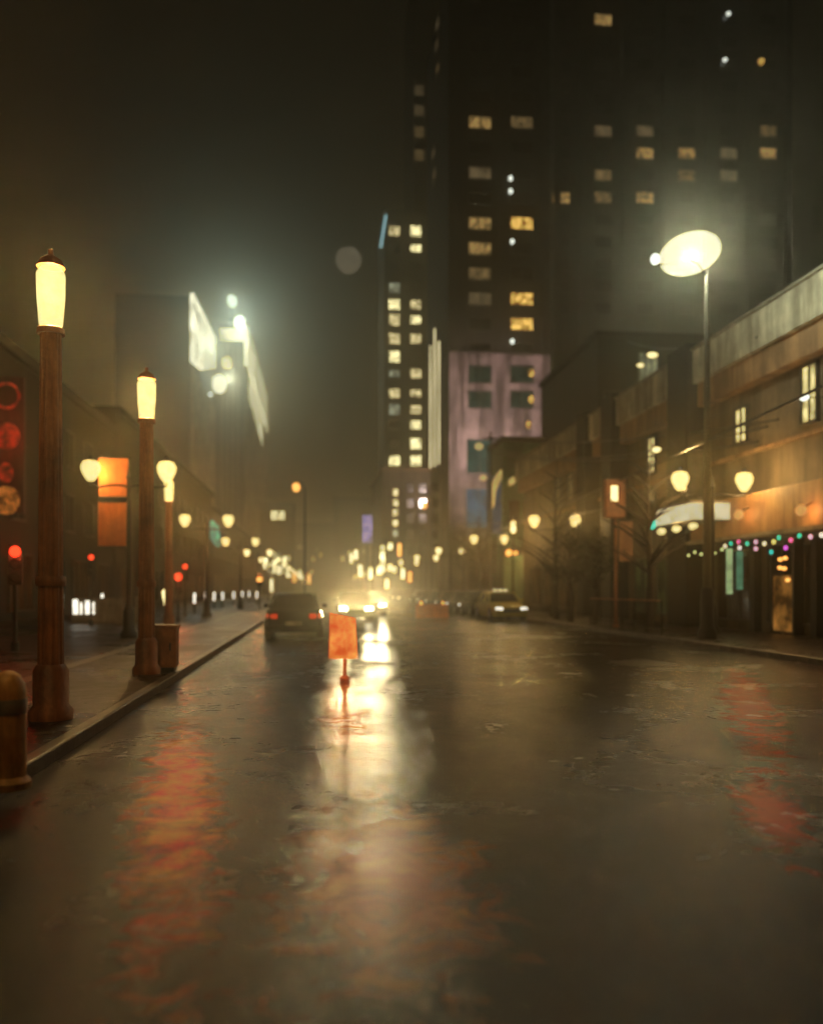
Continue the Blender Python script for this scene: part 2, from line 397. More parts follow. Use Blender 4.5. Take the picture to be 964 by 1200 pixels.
# the banners hang on the first one
for k, (z0, z1, w) in enumerate(((4.40, 5.55, .86), (2.90, 4.22, .88))):
    t = thing('banner', (-5.55-.10-w/2, 26.68, .0), ('faded orange cloth banner between the twin globes, the upper of two', 'bright orange cloth banner below the twin globes, the lower of two')[k], 'banner', 'orange banners on the twin globe lamp')
    b = MB()
    n = 10
    pts = []
    for i in range(n+1):
        x = -w/2+w*i/n
        pts.append((x, .02*math.sin(i*1.1), z0))
    top = [(p[0], p[1]*.4, z1) for p in pts]
    b.prism(pts+top[::-1], (0, .012, 0)).build('cloth', m_banner, t)
    MB().tube([(-w/2, 0, z1+.02), (w/2+.1, 0, z1+.02)], .015).build('bracket', m_black, t)
    MB().tube([(-w/2, 0, z0-.02), (w/2+.1, 0, z0-.02)], .015).build('bracket', m_black, t)

twr = make_twin((12.9, 26.7, .13), 'twin globe lamp shining on the shop wall with the string lights', GR, e_globe, 1150., near=True)
copy_tree(twr, (12.4, 43.5, .13), 'twin globe lamp to the left of the brown box sign')
copy_tree(twr, (12.3, 60., .13), 'third twin globe lamp along the right pavement, before the blue sign')
twfr = make_twin((12.5, 79., .13), 'small distant twin globe lamp far down the right pavement', GR, e_globe_far, 0, near=False)
for y in (97, 116, 135, 154, 173, 192, 211, 230, 249): copy_tree(twfr, (12.6, y, .13))

# ------------------------------------------------------------------ the tall floodlight on the right
p = at(828, 320, 25.); px_, py_ = p.x, p.y
t = thing('tall_street_light', (px_, py_, .13), 'tall street light with the big dazzling head above the right pavement', 'street light')
H = p.z-.13
MB().lathe([(.28, 0), (.28, .2), (.2, .35), (.18, 1.4), (.14, 1.5)], n=18).build('base', m_black, t, smooth=True)
MB().lathe([(.13, 1.5), (.06, H)], n=14).build('pole', m_conc, t, smooth=True)
MB().tube([(0, 0, H-.1), (-.25, 0, H+.25), (-.6, 0, H+.45)], .05).build('arm', m_black, t, smooth=True)
g = MB().ball((-.52, 0, H+.55), .62, (1.5, 1.0, .95), 28, 18).build('globe', e_flood, t, smooth=True)
g.data.transform(Matrix.Translation((-.52, 0, H+.55)) @ Matrix.Rotation(R(-18), 4, 'Y') @ Matrix.Translation((.52, 0, -H-.55)))
lamp('POINT', 'bulb', g, (-.5, 0, H+.5), 4200., (.93, 1., .74), .2)
s_ = MB().ball((-1.62, -.1, H+.30), .13, (1, 1, 1.15)).build('side_lamp', e_white, t, smooth=True)
MB().tube([(-.9, 0, H+.25), (-1.62, -.05, H+.16)], .03).build('side_bracket', m_black, t)

# ------------------------------------------------------------------ buildings
def win(t, c, w, h, m, axis='Y', name='window', d=.14, fr=.09, bars=1):
    """a window: frame with a pane child; axis is the facade's normal, facing -axis (towards the street)"""
    cx, cy, cz = c
    b = MB(); P_ = MB()
    def bx(B, a0, a1, z0, z1, n0, n1):
        if axis == 'Y': B.span(cx+a0, cx+a1, cy-n1, cy-n0, cz+z0, cz+z1)
        elif axis == 'X': B.span(cx-n1, cx-n0, cy+a0, cy+a1, cz+z0, cz+z1)
        else: B.span(cx+n0, cx+n1, cy+a0, cy+a1, cz+z0, cz+z1)
    W, Hh = w/2, h/2
    bx(b, -W-fr, W+fr, Hh, Hh+fr, .0, d); bx(b, -W-fr*1.4, W+fr*1.4, -Hh-fr, -Hh, .0, d*1.5)
    bx(b, -W-fr, -W, -Hh, Hh, .0, d); bx(b, W, W+fr, -Hh, Hh, .0, d)
    for i in range(bars):
        q = -W+w*(i+1)/(bars+1); bx(b, q-fr*.25, q+fr*.25, -Hh, Hh, .03, d*.8)
    o = b.build(name, m_frame, t)
    bx(P_, -W+.004, W-.004, -Hh+.004, Hh-.004, .01, .028)
    P_.build('pane', m, o)
    return o

def grime_box(t, name, x0, x1, y0, y1, z0, z1, m): return MB().span(x0, x1, y0, y1, z0, z1).build(name, m, t)

# --- the long building on the right: bays divided by dark piers
XR = 15.
def zR(px, py): return onX(px, py, XR).z
def yR(px): return onX(px, HY, XR).y
t = thing('arcade_building', (0, 0, 0), 'long three storey shop building on the right with pale and brown cornice bands', 'building')
grime_box(t, 'wall', XR+.3, 28, 9., 62., 0, 8.7, m_brownwall)
# bays: (y0,y1)
piers = [(32.0, 33.9), (40.6, 42.2), (44.8, 46.3)]
bays = [(9., 32.0), (33.9, 40.6), (42.2, 44.8), (46.3, 62.)]
for k, (y0, y1) in enumerate(bays):
    grime_box(t, 'brown_cornice', XR-.15, 28, y0, y1, 8.72, 9.62, m_brown)
    grime_box(t, 'pale_parapet', XR-.35, 28, y0, y1, 9.625, 10.9, m_conc_lt)
    MB().span(XR-.45, XR+.4, y0, y1, 10.905, 11.0).build('coping', m_conc, t)
    MB().span(XR+.18, XR+.298, y0, y1, 6.35, 6.5).build('string_course', m_brown, t)
for y0, y1 in piers:
    MB().span(XR-.6, XR+1.5, y0+.02, y1-.02, 0, 11.25, bev=.05).build('pier', m_darker, t)
e_wtall = emis('tall_window_lit', (1., .82, .32), 1.7, .75, 2.6)
e_wdim = emis('tall_window_dim', (.8, .65, .28), .45, .7, 2.)
for px, z0, z1, m in ((939, 6.8, 8.55, e_wtall), (860, 6.9, 8.1, e_wtall), (800, 6.9, 8.5, e_wdim), (757, 6.9, 8.5, e_wtall),
                      (719, 7.1, 8.3, e_wtall), (688, 7.0, 8.5, e_wtall), (664, 7.0, 8.5, e_wdim), (650, 7., 8.5, e_wdim)):
    win(t, (XR+.3, yR(px), (z0+z1)/2), .8, z1-z0, m, 'X', d=.12, fr=.08)
for px, m in ((803, e_wdim), (757, e_wdim), (688, e_wdim)):
    win(t, (XR+.3, yR(px), 5.35), .75, 1.25, m, 'X', d=.12, fr=.08)
# shop fascia, recessed shopfronts
MB().span(XR-.5, XR+.28, 9.2, 31.9, 3.45, 4.8, bev=.03).build('shop_fascia', mat('ochre_fascia', (.42, .26, .10), (.24, .12, .05), rough=.6, scale=1.2, bump=.3), t)
MB().span(XR-.7, XR-.5, 9.2, 31.9, 3.30, 3.44).build('canopy_edge', m_conc, t)
for k in range(6):
    y = 10.5+k*3.7
    grime_box(t, 'shop_pier', XR, XR+.29, y-1.05, y-.75, .13, 3.3, m_darker)
    w_ = win(t, (XR+.3, y+.85, 1.75), 2.6, 2.5, m_glass, 'X', name='shop_window', d=.1, fr=.08, bars=2)
for k in range(2):
    win(t, (XR+.3, 36.0+k*2.6, 1.75), 1.9, 2.5, emis('greenish_shop_glow', (.35, .40, .12), .10, .8, 1.2), 'X', name='shop_window', d=.1, fr=.08, bars=1)
for k in range(4):
    win(t, (XR+.3, 48.0+k*3.4, 1.75), 2.4, 2.5, emis('brown_shop_glow', (.6, .30, .08), .07, .8, 1.2), 'X', name='shop_window', d=.1, fr=.08, bars=1)

# lit doorway with bulbs, orange
pO = onX(912, 690, XR-.2)
t = thing('illuminated_doorway', (XR-.02, pO.y, .13), 'orange lit shop doorway under the coloured string lights', 'shop entrance')
MB().span(-.02, .26, -.62, .62, .1, 1.9).build('glowing_panel', e_shop, t)
MB().span(-.1, .25, -.72, -.625, 0, 2.9).build('jamb', m_black, t); MB().span(-.1, .25, .625, .72, 0, 2.9).build('jamb', m_black, t)
MB().span(-.1, .25, -.72, .72, 2.905, 3.1).build('lintel', m_black, t)
for dy, dz in ((-.2, 2.45), (.1, 2.42), (-.15, 2.12), (.12, 2.15), (-.35, 1.75)):
    MB().ball((-.08, dy, dz), .075, (1, 1, .8), 10, 8).build('bulb', e_amber, t, smooth=True)
# green tubes
for px, y0, y1, m, lb in ((854, 643, 696, e_neongreen, 'pale green glowing tube light on the shopfront, the left of two'), (866, 646, 691, e_neongreen2, 'darker green glowing tube light on the shopfront, the right of two')):
    a = onX(px, y0, XR-.25); b_ = onX(px, y1, XR-.25)
    t = thing('tube_light', (a.x, a.y, b_.z), lb, 'neon light', 'green tube lights')
    MB().tube([(0, 0, 0), (0, 0, a.z-b_.z)], .11, n=12).build('tube', m, t, smooth=True)
    MB().span(-.13, .13, -.13, .13, -.1, -.005).build('end_cap', m_black, t)
    MB().span(-.13, .13, -.13, .13, a.z-b_.z+.005, a.z-b_.z+.1).build('end_cap', m_black, t)
    MB().span(.115, .24, -.06, .06, .3, .4).build('bracket', m_black, t)
# string lights
t = thing('string_lights', (XR-.75, 0, 0), 'string of coloured bulbs hanging under the right shop canopy', 'string lights')
cols = [(.05, .7, .4), (1., .12, .35), (1., .85, .5), (.9, .15, .8), (.03, .6, .5), (.9, .8, .2), (1., .9, .8), (.9, .5, .6)]
es = [emis('coloured_bulb_%s' % n, c, 1.5) for n, c in zip(('green', 'red', 'cream', 'magenta', 'teal', 'yellow', 'white', 'pink'), cols)]
pts = []; spots = [(849, 640, 2), (856, 637, 0), (865, 635, 1), (866, 642, 6), (875, 637, 0), (885, 635, 7), (885, 643, 7), (895, 637, 2), (906, 635, 5), (912, 630, 0), (903, 647, 4), (926, 633, 1), (920, 642, 3), (936, 628, 0), (949, 629, 7), (962, 627, 6)]
for k in range(40):
    y = 31.5-k*.45; pts.append((0, y, 3.22-.10*abs(math.sin(k*.45))))
MB().tube(pts, .012, n=5).build('cable', m_black, t)
for px, py, ci in spots:
    q = onX(px, py, XR-.75)
    MB().ball((0, q.y, q.z), .06, (1, 1, 1.2), 10, 8).build('bulb', es[ci], t, smooth=True)
    MB().tube([(0, q.y, q.z+.05), (0, q.y, 3.2)], .008, n=4).build('drop_wire', m_black, t)
# wall lamps that light the fascia
for k, (px, py, pw) in enumerate(((865, 603, 150.), (938, 598, 220.), (880, 548, 60))):
    q = onX(px, py, XR-.85)
    if k == 2: continue
    t = thing('wall_lamp', (q.x, q.y, q.z), ('amber lamp on the ochre shop fascia, left one above the green tubes', 'amber lamp on the ochre shop fascia, right one near the frame edge')[k], 'wall lamp', 'amber lamps on the shop fascia')
    g = MB().ball((0, 0, 0), .16, (1, 1, 1.1), 14, 10).build('globe', emis('amber_globe_lit', (1., .55, .16), .9, .3, 6., see=.4), t, smooth=True)
    lamp('POINT', 'bulb', g, (0, 0, 0), pw, (1., .42, .12), .08)
    MB().tube([(.1, 0, .1), (.36, 0, .25)], .02).build('bracket', m_black, t)

# canopy with bulbs on the second bay
t = thing('lit_canopy', (13.2, 0, 0), 'white lit canopy with bulbs beneath, between the dark piers', 'canopy')
c0, c1 = onX(766, 612, 13.2).y, onX(812, 612, 13.2).y
ya, yb = min(c0, c1), max(c0, c1)
MB().span(0, 2.0, ya, yb, 4.05, 4.15).build('soffit', m_conc_lt, t)
MB().span(-.12, 0, ya, yb, 4.05, 4.62).build('front_panel', e_shopw, t)
MB().span(0, 2.0, ya-.1, ya-.004, 4.05, 4.62).build('end_panel', e_shopw, t)
MB().span(-.1, 2.0, ya, yb, 4.63, 4.72).build('roof', m_conc, t)
for k in range(3):
    y = ya+.35+(yb-ya-.7)*k/2
    g = MB().ball((.15, y, 3.83), .17, (1, 1.1, .75), 14, 10).build('bulb', e_globe, t, smooth=True)
    if k == 1: lamp('POINT', 'light', g, (0.15, y, 3.83), 90., WARM, .1)
for k in range(6):
    y = ya+.3+k*.55
    MB().ball((1.2, y, 3.0-.1*(k % 2)), .05, (1, 1, 1), 8, 6).build('small_bulb', emis('lime_bulb_lit', (.8, .95, .35), 1.6), t)
    MB().tube([(1.2, y, 3.0), (1.2, y, 4.05)], .008, n=4).build('wire', m_black, t)

# brick building behind
t = thing('brick_building', (0, 0, 0), 'reddish brick building rising behind the shop building at the right edge', 'building')
grime_box(t, 'wall', 28.5, 48, 30, 46, 0, 18.5, m_redbrick)
MB().span(28.3, 48.2, 29.8, 46.2, 18.5, 18.9).build('cornice', m_brown, t)
for k in range(5):
    for j in range(4): win(t, (28.5, 31.5+k*3.1, 3+j*4.0), 1.1, 1.8, m_glass, 'X', fr=.1)

# low dark block behind the shops, with the white lit stair window
Yb = 70.
q0, q1 = onY(700, 395, Yb), onY(836, 395, Yb)
t = thing('dark_office_block', (0, 0, 0), 'dark block behind the shop building with a white lit stair window', 'building')
grime_box(t, 'wall', q0.x, q1.x, Yb, Yb+18, 0, q0.z, m_dark)
MB().span(q0.x-.2, q1.x+.2, Yb-.2, Yb+18.2, q0.z, q0.z+.5).build('parapet', m_dark, t)
wc = onY(759, 432, Yb); win(t, wc, 1.6, 2.6, emis('stair_window_lit', (.85, .9, .5), .35, .7, 1.), 'Y', bars=2)
for px, py, r in ((764, 416, .30), (750, 428, .2)):
    q = onY(px, py, Yb-.4); MB().ball(q, r, (1.5, 1, .7), 12, 8).build('wall_light', e_globe_far, t, smooth=True)
for k in range(3):
    for j in range(3):
        q = onY(720+k*46, 470+j*35, Yb); win(t, q, 1.8, 1.5, m_glass, 'Y')

# --- tower with the pink lower floors
Y1 = 110.
x0, x1 = onY(526, HY, Y1).x, onY(644, HY, Y1).x
zt = onY(585, -40, Y1).z; zp = onY(585, 413, Y1).z
t = thing('hotel_tower', (0, 0, 0), 'high tower with pink lower floors and a few yellow windows', 'building'); T1 = t; X1L = x0
grime_box(t, 'upper_wall', x0, x1, Y1, Y1+22, zp, zt, m_dark)
grime_box(t, 'pink_wall', x0, x1, Y1-.15, Y1+22, 0, zp-.01, m_pink)
for px in (527, 536, 586, 636):
    q = onY(px, HY, Y1); MB().span(q.x-.25, q.x+.25, Y1-.35, Y1-.004, zp+.3, zt).build('pier', m_dark, t)
MB().span(x0, x1, Y1-.5, Y1-.16, zp-.2, zp+.1).build('ledge', m_dark, t)
lit1 = {(558, 144): 1, (607, 144): 2, (562, 262): 1, (611, 262): 0, (562, 291): 1, (562, 321): 2, (611, 350): 0, (611, 380): 0, (562, 350): 3, (558, 203): 3}
rows = [262+29.5*k for k in range(-9, 8)]
for cx_ in (562, 611):
    for ry in rows:
        m = m_glass
        for (lx, ly), v in lit1.items():
            if abs(lx-cx_) < 8 and abs(ly-ry) < 8: m = e_win[v]
        if ry > 425: m = m_greenglass
        q = onY(cx_, ry, Y1-(.15 if ry > 413 else 0))
        win(t, q, 2.9, 1.55 if ry < 425 else 2.1, m, 'Y', bars=1, fr=.12)
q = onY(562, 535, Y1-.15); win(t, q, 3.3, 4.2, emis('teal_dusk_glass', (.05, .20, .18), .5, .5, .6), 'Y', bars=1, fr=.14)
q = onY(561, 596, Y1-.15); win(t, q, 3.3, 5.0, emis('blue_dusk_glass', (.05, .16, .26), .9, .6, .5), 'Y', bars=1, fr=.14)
for px, py in ((598, 209), (598, 224), (600, 283), (600, 400)):
    q = onY(px, py, Y1-.45); MB().ball(q, .26, (1, 1, 1.3), 8, 6).build('bright_spot_lamp', e_white, t)
for px, py in ((622, 437), (622, 468), (619, 498)):
    q = onY(px, py, Y1-.45); MB().ball(q, .32, (1, 1, 1.6), 8, 6).build('room_lamp', e_win[0], t)

t = T1
for px, a, b_ in ((505, 405, 549), (510, 385, 547), (515, 400, 544)):
    q0, q1 = onX(px, a, X1L), onX(px, b_, X1L)
    MB().span(X1L-.22, X1L-.01, q0.y-.16, q0.y+.16, q1.z, q0.z).build('light_strip', e_strip, t)
for px, py, m in ((513, 82, e_win[2]), (512, 55, e_win[3]), (513, 30, e_win[3]), (508, 181, e_win[3]), (509, 206, e_win[3])):
    q = onX(px, py, X1L); win(t, q, 3., 1.7, m, 'X', bars=0, fr=.12)
# --- broad tower at the upper right
Y2 = 128.
x0, x1 = onY(650, HY, Y2).x, onY(925, HY, Y2).x
zt = onY(700, -40, Y2).z
t = thing('apartment_tower', (0, 0, 0), 'broad dark tower at the upper right with scattered dim yellow windows', 'building')
grime_box(t, 'wall', x0, x1, Y2, Y2+25, 0, zt, m_dark)
for px in (652, 682, 731, 779, 828, 877, 922):
    q = onY(px, HY, Y2); MB().span(q.x-.5, q.x+.5, Y2-.5, Y2-.004, 0, zt).build('pier', m_dark, t)
lit2 = {(657, 232): 1, (706, 206): 2, (706, 232): 2, (755, 232): 1, (755, 180): 1, (804, 180): 1, (804, 206): 2, (853, 180): 3, (899, 154): 2, (899, 180): 1, (706, 24): 1, (706, 154): 3, (853, 206): 3, (755, 154): 3}
for cx_ in (657, 706, 755, 804, 853, 899):
    for k in range(-8, 8):
        ry = 180+26*k; m = m_glass
        for (lx, ly), v in lit2.items():
            if abs(lx-cx_) < 8 and abs(ly-ry) < 8: m = e_win[v]
        win(t, onY(cx_, ry, Y2), 2.7, 1.7, m, 'Y', bars=0, fr=.12)
for px, py in ((853, 16), (891, 72), (849, 70)):
    q = onY(px, py, Y2-.6); MB().ball(q, .3 if px != 891 else .45, (1.2, 1, 1), 8, 6).build('bright_spot_lamp', e_win[0] if px == 891 else e_white, t)

# --- slim office tower
Y3 = 200.
x0, x1 = onY(450, HY, Y3).x, onY(499, HY, Y3).x; zt = onY(475, 250, Y3).z
t = thing('slim_office_tower', (0, 0, 0), 'slim tower in the middle with two columns of many lit windows', 'building')
grime_box(t, 'wall', x0, x1, Y3, Y3+20, 0, zt, m_darker)
MB().span(x0-.3, x1+.3, Y3-.3, Y3+20.3, zt, zt+.8).build('parapet', m_darker, t)
MB().tube([onY(446, 290, Y3-.5), onY(452, 252, Y3-.5)], .28, n=6).build('light_spar', e_cyan, t)
rnd = random.Random(5)
lit3 = {(463, 357): 0, (463, 371): 1, (463, 338): 2, (463, 418): 0, (463, 461): 1, (463, 398): 1, (463, 436): 2, (463, 480): 2,
        (487, 270): 0, (487, 291): 0, (487, 357): 1, (487, 375): 0, (487, 397): 1, (487, 440): 1, (487, 461): 1, (487, 480): 1, (487, 496): 0, (487, 520): 0, (487, 540): 0, (460, 540): 0, (463, 271): 1}
rws = [271, 291, 313, 338, 357, 375, 397, 418, 438, 461, 480, 498, 520, 540, 560, 580]
for cx_ in (462, 487):
    for ry in rws:
        m = m_glass
        for (lx, ly), v in lit3.items():
            if abs(lx-cx_) < 8 and abs(ly-ry) < 8: m = e_winp[v]
        win(t, onY(cx_, ry, Y3), 2.4, 2.0 if m is m_glass else rnd.uniform(1.6, 2.6), m, 'Y', bars=1, fr=.15)

# --- very tall tower behind it, with the three strips
Y4 = 232.
x0, x1 = onY(484, HY, Y4).x, onY(533, HY, Y4).x; zt = onY(500, -30, Y4).z
t = thing('office_tower', (0, 0, 0), 'very tall dark tower just behind the slim office tower', 'building')
grime_box(t, 'wall', x0, x1, Y4, Y4+25, 0, zt, m_dark)
for cx_, l in ((491, {106: 3, 130: 3, 155: 2, 182: 2}),):
    for ry, v in l.items(): win(t, onY(cx_, ry, Y4), 2.6, 3.0, e_win[v], 'Y', bars=0, fr=.12)

# --- low block in front of the towers
Y5 = 120.
x0, x1 = onY(448, HY, Y5).x, onY(525, HY, Y5).x; zt = onY(475, 552, Y5).z
t = thing('corner_block', (0, 0, 0), 'low brown corner block before the slim tower with small lit windows', 'building')
grime_box(t, 'wall', x0, x1, Y5, Y5+22, 0, zt, m_brownwall)
MB().span(x0-.3, x1+.3, Y5-.3, Y5+22, zt, zt+.4).build('cornice', m_brown, t)
for k in range(6): win(t, onY(463, 577+k*12, Y5), .7, .9, e_winp[1] if k != 4 else e_winp[2], 'Y', bars=0, fr=.08)
for k in range(5):
    for j in range(3): win(t, onY(480+j*15, 572+k*18, Y5), 1.0, 1.3, m_glass, 'Y', bars=0, fr=.08)
for px, py, w, h, v in ((448, 655, .5, 3.6, 0), (445, 668, .6, 1.2, 0), (457, 665, .6, .9, 1), (462, 668, .5, .8, 0), (457, 640, .5, 1, 0), (469, 660, .3, 1.2, 1)):
    q = onY(px, py, Y5-1.1)
    MB().box(q, (w, .15, h)).build('lit_sign', e_winp[v], t)
MB().span(x0, onY(472, HY, Y5).x, Y5-1.0, Y5-.3, 2.6, 8.5).build('sign_board', m_black, t)

# --- green marquee building and its blade sign
Y6 = 82.
x0, x1 = onY(589, HY, Y6).x, onY(652, HY, Y6).x; zt = onY(610, 518, Y6).z
t = thing('theatre_building', (0, 0, 0), 'green toned theatre building with amber bulbs in front of the pink tower', 'building')
grime_box(t, 'wall', x0, x1, Y6, Y6+6, 0, zt, m_teal)
MB().span(x0-.2, x1+.2, Y6-.3, Y6+6, zt, zt+.5).build('parapet', m_darker, t)
MB().span(x0+.2, x1-.2, Y6-1.6, Y6-.004, 4.9, 5.4).build('marquee', m_black, t)
for px, py, r in ((596, 648, .3), (604, 648, .17), (618, 646, .28), (636, 645, .35), (641, 636, .2), (644, 645, .25), (631, 648, .2)):
    q = onY(px, py, Y6-1.8); MB().ball(q, r, (1, 1, 1), 10, 8).build('marquee_bulb', e_amber, t, smooth=True)
l_ = MB().ball((x0+3, Y6-1.2, 4.7), .2).build('marquee_lamp', e_amber, t); lamp('POINT', 'light', l_, (x0+3, Y6-1.9, 4.4), 1500, (1., .5, .15), .3)
for k in range(3): win(t, onY(602+k*16, 600, Y6), .9, 2., m_glass, 'Y')
q0 = onY(602, 560, Y6-.4); 
MB().prism([onY(596, 562, Y6-.25), onY(596, 570, Y6-.25), onY(602, 567, Y6-.25), onY(610, 556, Y6-.25), onY(600, 559, Y6-.25)], (0, .2, 0)).build('yellow_mark', e_yellow, t)
t = thing('blade_sign', tuple(onY(580, 620, 80.)), 'tall blue blade sign with a curved yellow shape, left of the theatre', 'sign')
o = Vector(t.location)
def rel(px, py, Y): return onY(px, py, Y)-o
MB().prism([rel(573, 625, 80.), rel(587, 625, 80.), rel(587, 552, 80.), rel(573, 562, 80.)], (0, .5, 0)).build('panel', e_bluep, t)
MB().prism([rel(573.5, 603, 79.9), rel(579, 592, 79.9), rel(581, 575, 79.9), rel(588, 560, 79.9), rel(588, 549, 79.9), rel(581, 556, 79.9), rel(576, 566, 79.9), rel(573.5, 578, 79.9)], (0, .09, 0)).build('yellow_shape', e_yellow, t)
MB().span(-.15, 1.2, .6, .7, 1.5, 1.6).build('bracket', m_black, t); MB().tube([(0, .25, -4.2), (0, .25, -.3)], .1).build('post', m_black, t)

# floodlight aimed at the pink floors
q = onY(600, 512, 84.)
t = thing('roof_floodlight', (q.x, 87.2, zt+.5), 'small floodlight on the theatre roof shining at the pink tower', 'floodlight')
MB().box((0, 0, .35), (.5, .3, .35), rx=R(-40), bev=.03).build('housing', m_black, t)
MB().span(-.05, .05, -.05, .05, 0, .2).build('stand', m_black, t)
tgt = onY(578, 505, Y1); d = tgt-Vector((q.x, 87.8, zt+1.0)); rot = d.to_track_quat('-Z', 'Y').to_euler()
lamp('SPOT', 'floodlight_beam', t, (0, .6, .5), 120000., (1., .76, .70), .15, rot=rot, spot=R(76), blend=.9)

# --- left row of dark buildings
XL = -14.
t = thing('left_corner_building', (0, 0, 0), 'dark building at the left edge behind the red neon sign', 'building')
grime_box(t, 'wall', -34, XL, 39., 62., 0, 12.4, m_dark)
MB().span(-34.2, XL+.3, 38.7, 62., 12.4, 12.9).build('cornice', m_dark, t)
for k in range(5):
    for j in range(2): win(t, (XL, 42+k*4.2, 5.9+j*3.6), 1.7, 2.0, m_glass, 'nX')
for k in range(4): win(t, (XL, 42.5+k*5.2, 1.9), 3.2, 2.6, emis('far_shop_glow', (.9, .35, .08), .035, .8, .8), 'nX', name='shop_window', bars=2)
t = thing('left_middle_building', (0, 0, 0), 'dark building on the left with the teal neon sign at its far end', 'building')
grime_box(t, 'wall', -34, XL, 62.2, 118., 0, 14., m_dark)
MB().span(-34.2, XL+.3, 62.2, 118.2, 14., 14.5).build('cornice', m_darker, t)
for k in range(11):
    for j in range(2): win(t, (XL, 65+k*4.8, 6.2+j*3.9), 1.7, 2.0, m_glass, 'nX')
for k in range(9): win(t, (XL, 65.5+k*5.6, 1.9), 3.4, 2.6, emis('far_shop_glow2', (.9, .45, .12), .05, .8, .8), 'nX', name='shop_window', bars=2)
t = thing('left_far_building', (0, 0, 0), 'low far building down the left side beyond the teal neon sign', 'building')
grime_box(t, 'wall', -34, XL, 119., 232., 0, 13., m_dark)
for k in range(12): win(t, (XL, 122+k*5.4, 2.2), 3., 2.8, e_win[2], 'nX', name='shop_window')
for k in range(12):
    for j in range(2): win(t, (XL, 122+k*5.4, 7.2+j*3.9), 1.8, 2.2, e_win[3] if (k*7+j*3) % 4 == 0 else m_glass, 'nX')

# neon blade on the corner building
a = onX(17, 442, XL+1.2); c_ = onX(17, 602, XL+1.2)
t = thing('neon_sign', (XL, a.y, 0), 'red neon blade sign with round shapes at the left edge', 'neon sign')
MB().span(.25, 1.65, -.15, .15, c_.z, a.z, bev=.04).build('panel', mat('dark_red_sheet', (.16, .02, .012), rough=.5, scale=2.), t)
def zz(py): return onX(17, py, XL+1.2).z
import itertools
for py, r, m, sc in ((465, .52, e_redcore, 1), (512, .72, e_redcore, 1.), (555, .36, e_redcore, 1.5), (587, .42, e_redorange, 1.2)):
    if py in (465, 587):
        b = MB(); n = 28; pts = [(.95+r*math.cos(i*2*math.pi/n), -.2, zz(py)+sc*r*math.sin(i*2*math.pi/n)) for i in range(n+1)]
        b.tube(pts, .07 if py == 465 else .13, n=6).build('neon_ring', m, t)
    if py != 465:
        MB().lathe([(r*.8, -.1), (r*.8, .0)], c=(.95, -.2, zz(py)), axis='Y', n=20, sy=sc).build('neon_disc', m, t)
for z in (c_.z+.8, a.z-.8): MB().span(0, .25, -.05, .05, z-.05, z+.05).build('bracket', m_black, t)
lamp('POINT', 'neon_glow', t, (1.2, -1.2, zz(515)), 90., (1., .10, .03), .4)

# teal sign
a = onX(253, 609, XL+1.); c_ = onX(253, 642, XL+1.)
t = thing('teal_sign', (XL, a.y, 0), 'vertical teal neon sign on the left beside the third twin globe lamp', 'neon sign')
MB().prism([(.3, -.25, c_.z+1.2), (1.2, -.25, c_.z), (1.6, -.25, c_.z+.3), (1.45, -.25, a.z-1.0), (.6, -.25, a.z), (.3, -.25, a.z-.2)], (0, .3, 0)).build('panel', e_teal, t)
MB().span(0, .3, -.15, .0, a.z-1.4, a.z-1.3).build('bracket', m_black, t)

# --- the two towers with glowing crowns
t = thing('crown_tower', (0, 0, 0), 'tower on the left with a slanting pale glowing crown panel, nearer of two', 'building')
XA = -28.
def A_(px, py): return onX(px, py, XA)
ya, yb = A_(222, 345).y, A_(249.5, 398).y
MB().prism([(XA, ya, 0), (XA, yb, 0), (XA, yb, A_(249.5, 396).z), (XA, ya, A_(222, 347).z)], (-16, 0, 0)).build('wall', m_dark, t)
MB().prism([A_(222.5, 343)+Vector((.05, 0, 0)), A_(222.5, 424)+Vector((.05, 0, 0)), A_(234, 433)+Vector((.05, 0, 0)), A_(248, 431)+Vector((.05, 0, 0)), A_(249, 396)+Vector((.05, 0, 0))], (.9, 0, 0)).build('crown_panel', e_crown, t)
for k in range(9):
    y = ya+3+k*(yb-ya-6)/8
    MB().span(XA+.96, XA+1.1, y-.18, y+.18, 53.5+k*.7, 65.6+k*.35).build('panel_joint', m_frame, t)
for k in range(7):
    y = ya+2+k*(yb-ya-4)/6
    MB().span(XA+.01, XA+.8, y-.25, y+.25, 3, 51.5).build('fin', m_conc_lt, t)
for k in range(3):
    MB().span(XA+.9, XA+1.0, ya+3+k*9, ya+3.6+k*9, 38, 50.5).build('light_streak', emis('green_white_strip', (.45, .8, .55), .28, .7, .3), t)
l_ = MB().ball((XA+2, (ya+yb)/2, 50), .5).build('uplight', e_white, t)
lamp('POINT', 'crown_glow', t, (XA+2.2, ya+14, 60.), 5000., (.72, 1., .84), 1.2)
lamp('POINT', 'crown_glow', t, (XA+2.2, ya+32, 64.), 5000., (.72, 1., .84), 1.2)

